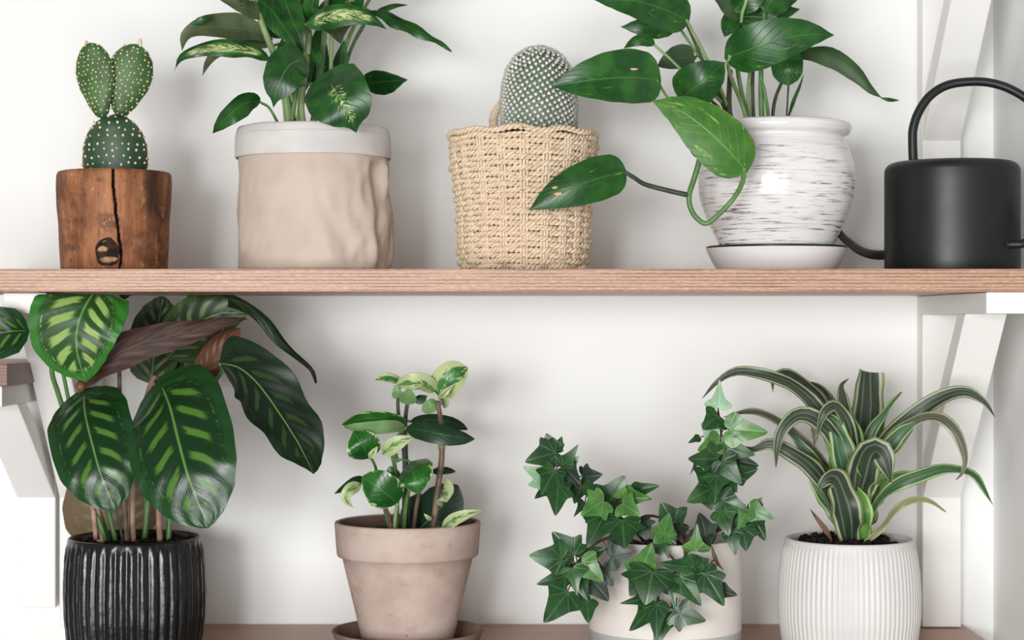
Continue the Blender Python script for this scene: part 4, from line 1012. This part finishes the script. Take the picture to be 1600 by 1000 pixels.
IS = [  # stems (pixels, forward offset)
 [(1010, 850, .02), (985, 822, .05), (965, 805, .07), (940, 790, .075), (915, 772, .075), (895, 755, .07), (882, 735, .07), (872, 712, .065)],
 [(1005, 850, .03), (965, 838, .08), (930, 850, .10), (912, 872, .105), (898, 884, .11), (893, 912, .11), (912, 940, .108)],
 [(1060, 850, .04), (1062, 835, .08), (1068, 850, .092), (1070, 875, .095), (1060, 892, .10), (1045, 900, .10), (1030, 925, .105), (1032, 945, .105), (1048, 950, .105)],
 [(1020, 850, .04), (1028, 838, .08), (1042, 862, .092), (1058, 877, .095), (1072, 868, .095)],
 [(1110, 850, .03), (1121, 826, .06), (1126, 795, .055), (1128, 760, .055), (1127, 725, .055), (1128, 695, .055), (1125, 660, .05), (1122, 640, .05)],
 [(1065, 850, .05), (1072, 838, .082), (1072, 868, .094), (1085, 885, .10), (1100, 890, .10), (1116, 874, .098)],
 [(1120, 830, .06), (1140, 822, .07), (1158, 812, .075), (1172, 798, .075)],
 [(985, 822, .05), (1010, 806, .05), (1040, 812, .05), (1056, 826, .04)],
]
IVST = []
for k, pts in enumerate(IS):
    stem(ivyt, Y8, pts, 5 if k != 4 else 7, M['ivy_stem'], 'vine', 2.6, 7, 6)
    IVST += catmull([W(p[0], p[1], Y8-p[2]) for p in pts], 6)
mb = MB(); tube(mb, [W(1127, 718, Y8-.055), W(1128, 705, Y8-.055), W(1128, 690, Y8-.055), W(1128, 684, Y8-.055)], lambda t: .0026, 8); mb.build('vine', M['ivy_stem'], ivyt)
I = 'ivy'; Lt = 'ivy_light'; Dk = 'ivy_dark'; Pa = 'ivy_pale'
IV = [
 # upper-left sprig
 ((868, 707), (822, 721), 50, .075, .08, I, 8, 0), ((866, 704), (853, 679), 34, .07, .07, I, -10, 2), ((868, 703), (879, 685), 22, .068, .07, I, 20, 2),
 ((880, 729), (901, 697), 40, .078, .085, I, -10, 1), ((884, 727), (905, 716), 24, .068, .072, Pa, 12, 2),
 ((867, 735), (847, 771), 46, .09, .10, I, 5, 0), ((881, 731), (907, 757), 36, .08, .085, Dk, -12, 2),
 ((911, 744), (939, 743), 34, .07, .075, Dk, 10, 0), ((846, 742), (819, 731), 26, .075, .08, Pa, -8, 2), ((848, 754), (826, 757), 24, .072, .075, 'ivy_pale', 10, 2),
 ((872, 758), (869, 802), 48, .088, .10, I, -4, 0), ((908, 758), (897, 784), 30, .07, .078, Dk, 20, 0), ((911, 758), (932, 770), 30, .072, .078, I, -20, 2),
 ((852, 765), (837, 777), 18, .065, .07, I, 15, 2), ((884, 748), (896, 764), 22, .066, .068, I, 0, 2),
 # centre-left mound
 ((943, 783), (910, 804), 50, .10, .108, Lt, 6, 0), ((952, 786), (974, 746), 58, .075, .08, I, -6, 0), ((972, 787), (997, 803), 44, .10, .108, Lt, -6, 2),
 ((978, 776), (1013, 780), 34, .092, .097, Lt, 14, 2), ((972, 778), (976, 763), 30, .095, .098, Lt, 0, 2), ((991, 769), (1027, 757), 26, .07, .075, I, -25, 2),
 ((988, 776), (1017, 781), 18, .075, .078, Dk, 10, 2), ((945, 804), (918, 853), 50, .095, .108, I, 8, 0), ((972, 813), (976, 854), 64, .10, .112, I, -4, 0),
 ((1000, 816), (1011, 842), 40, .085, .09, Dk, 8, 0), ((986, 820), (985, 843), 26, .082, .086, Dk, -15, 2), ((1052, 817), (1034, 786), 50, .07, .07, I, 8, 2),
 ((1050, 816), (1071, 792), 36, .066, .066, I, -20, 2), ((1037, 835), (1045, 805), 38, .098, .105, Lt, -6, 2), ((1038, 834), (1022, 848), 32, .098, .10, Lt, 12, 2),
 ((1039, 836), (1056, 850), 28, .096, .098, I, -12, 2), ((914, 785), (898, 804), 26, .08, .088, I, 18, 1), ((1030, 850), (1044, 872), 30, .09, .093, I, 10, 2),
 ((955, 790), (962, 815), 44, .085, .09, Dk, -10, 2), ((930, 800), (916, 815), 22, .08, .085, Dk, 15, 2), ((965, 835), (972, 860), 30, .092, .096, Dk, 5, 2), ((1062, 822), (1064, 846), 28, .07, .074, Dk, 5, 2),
 # lower-left rosette
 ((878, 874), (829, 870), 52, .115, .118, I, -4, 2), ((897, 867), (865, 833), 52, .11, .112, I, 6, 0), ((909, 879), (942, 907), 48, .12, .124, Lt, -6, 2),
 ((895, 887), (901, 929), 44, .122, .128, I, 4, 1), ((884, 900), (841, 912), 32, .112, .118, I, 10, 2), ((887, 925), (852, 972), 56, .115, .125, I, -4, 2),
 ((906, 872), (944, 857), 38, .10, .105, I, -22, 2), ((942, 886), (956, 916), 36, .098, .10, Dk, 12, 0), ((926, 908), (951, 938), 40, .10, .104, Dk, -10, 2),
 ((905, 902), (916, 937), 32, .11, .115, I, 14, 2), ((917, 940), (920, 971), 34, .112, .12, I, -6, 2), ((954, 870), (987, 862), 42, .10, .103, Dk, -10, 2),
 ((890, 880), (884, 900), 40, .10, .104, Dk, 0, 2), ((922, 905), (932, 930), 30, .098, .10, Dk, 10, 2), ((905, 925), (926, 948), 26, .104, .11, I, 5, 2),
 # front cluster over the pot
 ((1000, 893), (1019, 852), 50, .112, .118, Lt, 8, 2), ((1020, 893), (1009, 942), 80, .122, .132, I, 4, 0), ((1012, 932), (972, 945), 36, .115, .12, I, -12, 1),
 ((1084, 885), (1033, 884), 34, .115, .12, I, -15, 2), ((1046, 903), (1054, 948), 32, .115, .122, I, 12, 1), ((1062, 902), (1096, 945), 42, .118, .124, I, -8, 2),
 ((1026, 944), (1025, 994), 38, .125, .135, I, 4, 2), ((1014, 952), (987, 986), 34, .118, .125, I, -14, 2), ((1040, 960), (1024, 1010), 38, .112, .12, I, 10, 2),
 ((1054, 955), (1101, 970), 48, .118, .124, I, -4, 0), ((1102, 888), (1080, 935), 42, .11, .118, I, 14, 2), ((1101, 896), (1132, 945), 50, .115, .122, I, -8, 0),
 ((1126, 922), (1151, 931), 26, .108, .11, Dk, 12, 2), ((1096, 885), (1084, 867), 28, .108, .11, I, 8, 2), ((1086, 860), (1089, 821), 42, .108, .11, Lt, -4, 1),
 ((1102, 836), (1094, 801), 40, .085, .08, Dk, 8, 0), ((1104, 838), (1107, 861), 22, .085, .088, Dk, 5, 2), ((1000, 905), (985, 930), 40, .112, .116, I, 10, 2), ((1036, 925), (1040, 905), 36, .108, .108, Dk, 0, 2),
 # right climbing stem
 ((1122, 638), (1125, 593), 44, .055, .05, Pa, 0, 1), ((1121, 650), (1100, 668), 42, .062, .07, I, 8, 2), ((1110, 664), (1104, 692), 28, .066, .07, Pa, -8, 2),
 ((1139, 671), (1199, 675), 52, .07, .075, Lt, -6, 2), ((1124, 690), (1092, 703), 38, .072, .08, Lt, 10, 2), ((1092, 684), (1076, 691), 12, .05, .05, I, 20, 2),
 ((1131, 698), (1178, 712), 42, .068, .073, I, 8, 0), ((1122, 716), (1079, 718), 48, .075, .085, I, -8, 0), ((1090, 720), (1078, 740), 10, .05, .05, Dk, 20, 1),
 ((1128, 720), (1157, 755), 44, .085, .092, I, 6, 2), ((1148, 720), (1185, 727), 32, .06, .063, Dk, -12, 2), ((1150, 742), (1183, 735), 36, .066, .07, I, 14, 2),
 ((1120, 743), (1118, 784), 42, .088, .098, I, -4, 1), ((1114, 762), (1076, 783), 46, .078, .085, I, 8, 2), ((1127, 782), (1168, 798), 44, .082, .088, I, -8, 2),
 ((1128, 800), (1138, 836), 38, .085, .092, I, 8, 2), ((1180, 798), (1190, 778), 28, .072, .072, I, -8, 2), ((1172, 797), (1207, 811), 34, .08, .085, Lt, 6, 2),
 ((1167, 795), (1155, 826), 30, .084, .09, Lt, -10, 2), ((1161, 825), (1166, 860), 42, .084, .09, I, 4, 0), ((1178, 811), (1197, 843), 30, .076, .08, I, -14, 2),
 ((1144, 830), (1148, 866), 30, .086, .09, I, 12, 2), ((1100, 735), (1095, 755), 30, .07, .075, I, 0, 2), ((1138, 752), (1150, 768), 34, .07, .074, I, 8, 2), ((1105, 775), (1112, 796), 30, .07, .073, Dk, 8, 2), ((1140, 800), (1150, 822), 36, .07, .073, Dk, 5, 2),
]
for bs, tp, w, f0, f1, m, ro, kd in IV:
    lf, A = ivy_leaf(bs, tp, w*1.03, f0, f1+.004, m, ro, kd, .08+.10*R.random(), .07)
    q = min(IVST, key=lambda p: (p-A).length)
    if (q-A).length > .002:
        mid = A.lerp(q, .5)+Vector((0, .003, .003)); mb = MB(); tube(mb, catmull([A, mid, q], 4), .0007, 5); mb.build('petiole', M['ivy_stem'], lf)
leaf(ivyt, Y8, [(1112, 853, .10), (1116, 868, .10), (1121, 880, .098), (1131, 892, .096)], 7, [M['dry_leaf'], M['dry_leaf']], shape='lance', roll=20, nu=10, nv=4)

# ================================================================== 9 dracaena in a white ribbed pot
Y9 = -.17; c9 = (W(1327, 0, Y9).x, Y9); s9 = S(Y9)
dra = thing('potted_dracaena', 'spiky plant with white-striped strap leaves in a white ribbed pot', 'potted plant', (c9[0], c9[1], ZL))
plain('white_ceramic', C(209, 207, 204), C(214, 212, 209), .42, 14, .4)
_, z9, r9 = ribbed_pot(dra, c9, s9, Y9, [(1020, 99), (990, 106), (960, 109.5), (930, 110), (900, 108.5), (870, 105), (844, 100)], 80, .00055, M['white_ceramic'], 0, 843, ns=480)
soil(dra, c9, r9, z9-.007, 9, .006); crumbs(dra, (c9[0]-.004, c9[1]), r9*.75, z9-.004, 120, .0042)
stem(dra, Y9, [(1334, 860, .0), (1333, 835, .0), (1335, 800, .0), (1336, 760, .0)], 26, M['stalk_brown'], 'stem', 18)
DL = [
 ([(1328, 800, .0), (1302, 695, .02), (1278, 640, .03), (1242, 604, .035), (1208, 589, .035), (1175, 582, .03), (1148, 581, .03), (1122, 595, .03), (1097, 623, .025)], 21, 'dra', dict(roll=-10, roll2=25, wave=.3)),
 ([(1330, 780, -.03), (1292, 650, -.04), (1262, 605, -.05), (1232, 583, -.05), (1210, 590, -.05), (1208, 614, -.05)], 21, 'dra', dict(roll=20)),
 ([(1332, 770, -.04), (1308, 660, -.06), (1284, 612, -.065), (1262, 600, -.065), (1252, 615, -.065)], 22, 'dra', dict(roll=-15)),
 ([(1330, 780, .01), (1306, 690, .04), (1276, 655, .05), (1248, 648, .055), (1226, 666, .058), (1215, 695, .058), (1212, 730, .055)], 25, 'dra', dict(roll=-15, roll2=12)),
 ([(1336, 740, .02), (1326, 670, .04), (1308, 636, .05), (1292, 640, .056), (1282, 658, .056), (1277, 680, .052)], 20, 'dra', dict(roll=10)),
 ([(1326, 780, -.02), (1272, 708, -.03), (1222, 662, -.035), (1188, 645, -.035), (1160, 644, -.035), (1130, 652, -.035)], 14, 'dra_grey', dict(roll=20)),
 ([(1328, 838, .01), (1300, 776, .02), (1270, 733, .03), (1236, 707, .035), (1204, 694, .03), (1176, 702, .025), (1155, 698, .02)], 25, 'dra', dict(roll=0, wave=.35)),
 ([(1325, 790, .0), (1292, 742, .005), (1262, 708, .005), (1232, 674, .0)], 18, 'dra_green', dict(roll=-20)),
 ([(1270, 652, -.01), (1274, 680, -.01), (1271, 700, -.01)], 11, 'dra_grey', dict(roll=20)),
 ([(1328, 845, .025), (1326, 815, .045), (1318, 780, .055), (1306, 749, .06), (1292, 748, .068), (1280, 764, .068)], 44, 'dra', dict(shape='strap', roll=4)),
 ([(1348, 842, .02), (1350, 806, .034), (1342, 775, .038), (1328, 752, .036)], 26, 'dra_lime', dict(shape='strap', roll=-15)),
 ([(1338, 800, .02), (1346, 750, .045), (1358, 708, .062), (1374, 704, .072), (1384, 722, .074), (1391, 753, .07)], 46, 'dra', dict(shape='strap', roll=6, nu=26)),
 ([(1340, 800, .02), (1326, 740, .04), (1312, 684, .045), (1298, 654, .04), (1280, 650, .04)], 36, 'dra_green', dict(shape='strap', roll=-8)),
 ([(1338, 790, -.02), (1350, 700, -.03), (1356, 640, -.04), (1356, 581, -.05)], 42, 'dra', dict(shape='trunc', roll=8, cup=.3)),
 ([(1336, 790, -.01), (1330, 700, -.005), (1320, 640, -.0), (1314, 605, .005), (1326, 592, .01)], 24, 'dra', dict(roll=-12)),
 ([(1340, 790, .01), (1338, 710, .025), (1328, 656, .03), (1314, 638, .035)], 30, 'dra_green', dict(shape='strap', roll=-8)),
 ([(1342, 790, .0), (1356, 690, .005), (1380, 648, .005), (1408, 612, .0)], 19, 'dra_green', dict(shape='lance', roll=10)),
 ([(1346, 790, .0), (1376, 700, .015), (1420, 655, .025), (1468, 623, .03), (1508, 612, .03), (1538, 628, .028), (1555, 652, .025)], 25, 'dra', dict(roll=-10, wave=.2)),
 ([(1350, 790, .01), (1388, 695, .03), (1430, 657, .04), (1466, 652, .045), (1494, 674, .046), (1507, 712, .045), (1504, 738, .044), (1494, 750, .042)], 19, 'dra_grey', dict(roll=25)),
 ([(1344, 790, .02), (1372, 722, .035), (1402, 682, .04), (1436, 656, .04)], 28, 'dra_green', dict(shape='strap', roll=8, wave=.2)),
 ([(1350, 800, .0), (1378, 722, .0), (1410, 684, .0), (1432, 660, .0)], 20, 'dra', dict(roll=-20)),
 ([(1340, 842, .01), (1368, 788, .02), (1400, 758, .03), (1440, 742, .032), (1470, 733, .03), (1498, 734, .028), (1522, 742, .026), (1538, 764, .024), (1551, 788, .02)], 17, 'dra_green', dict(roll=15, roll2=40, nu=30)),
 ([(1346, 820, .0), (1376, 764, .0), (1408, 744, .0), (1442, 741, .0)], 24, 'dra_lime', dict(shape='lance', roll=0)),
 ([(1352, 848, .03), (1378, 825, .035), (1398, 798, .04), (1422, 782, .04), (1450, 782, .038), (1478, 800, .035)], 10, 'dra_olive', dict(roll=10)),
 ([(1344, 838, .0), (1358, 798, .005), (1374, 758, .0)], 24, 'dra', dict(roll=25)),
 ([(1326, 842, .0), (1302, 792, .005), (1276, 758, .005), (1266, 735, .0)], 26, 'dra_green', dict(roll=-5, wave=.3)),
 ([(1334, 800, .0), (1316, 730, .01), (1304, 690, .015), (1286, 668, .012)], 26, 'dra', dict(roll=20, roll2=-20)),
 ([(1344, 800, .01), (1360, 740, .03), (1384, 700, .035), (1400, 690, .03)], 26, 'dra', dict(roll=-15, roll2=15)),
 ([(1330, 800, -.02), (1318, 700, -.03), (1308, 650, -.035), (1296, 618, -.04)], 26, 'dra', dict(roll=10)),
 ([(1345, 800, -.02), (1364, 700, -.03), (1376, 660, -.035), (1388, 640, -.04)], 24, 'dra_green', dict(roll=-15)),
 ([(1322, 790, -.02), (1304, 730, -.02), (1300, 700, -.02)], 20, 'dra_lime', dict(roll=10)),
]
for pts, w, m, k in DL:
    k.setdefault('shape', 'strap'); k.setdefault('cup', .18); k.setdefault('nu', 34); k.setdefault('wave', .26); k.setdefault('wf', 2.3); k.setdefault('twist', 24); w *= 1.18
    leaf(dra, Y9, pts, w, [M[m], M['dra_grey']], **k)
leaf(dra, Y9, [(1300, 846, .03), (1290, 828, .035), (1278, 812, .036), (1265, 794, .03)], 9, [M['dry_leaf'], M['dry_leaf']], shape='lance', roll=10, name='dry_leaf')

for o in bpy.data.objects:
    if '_o' in o: del o['_o']
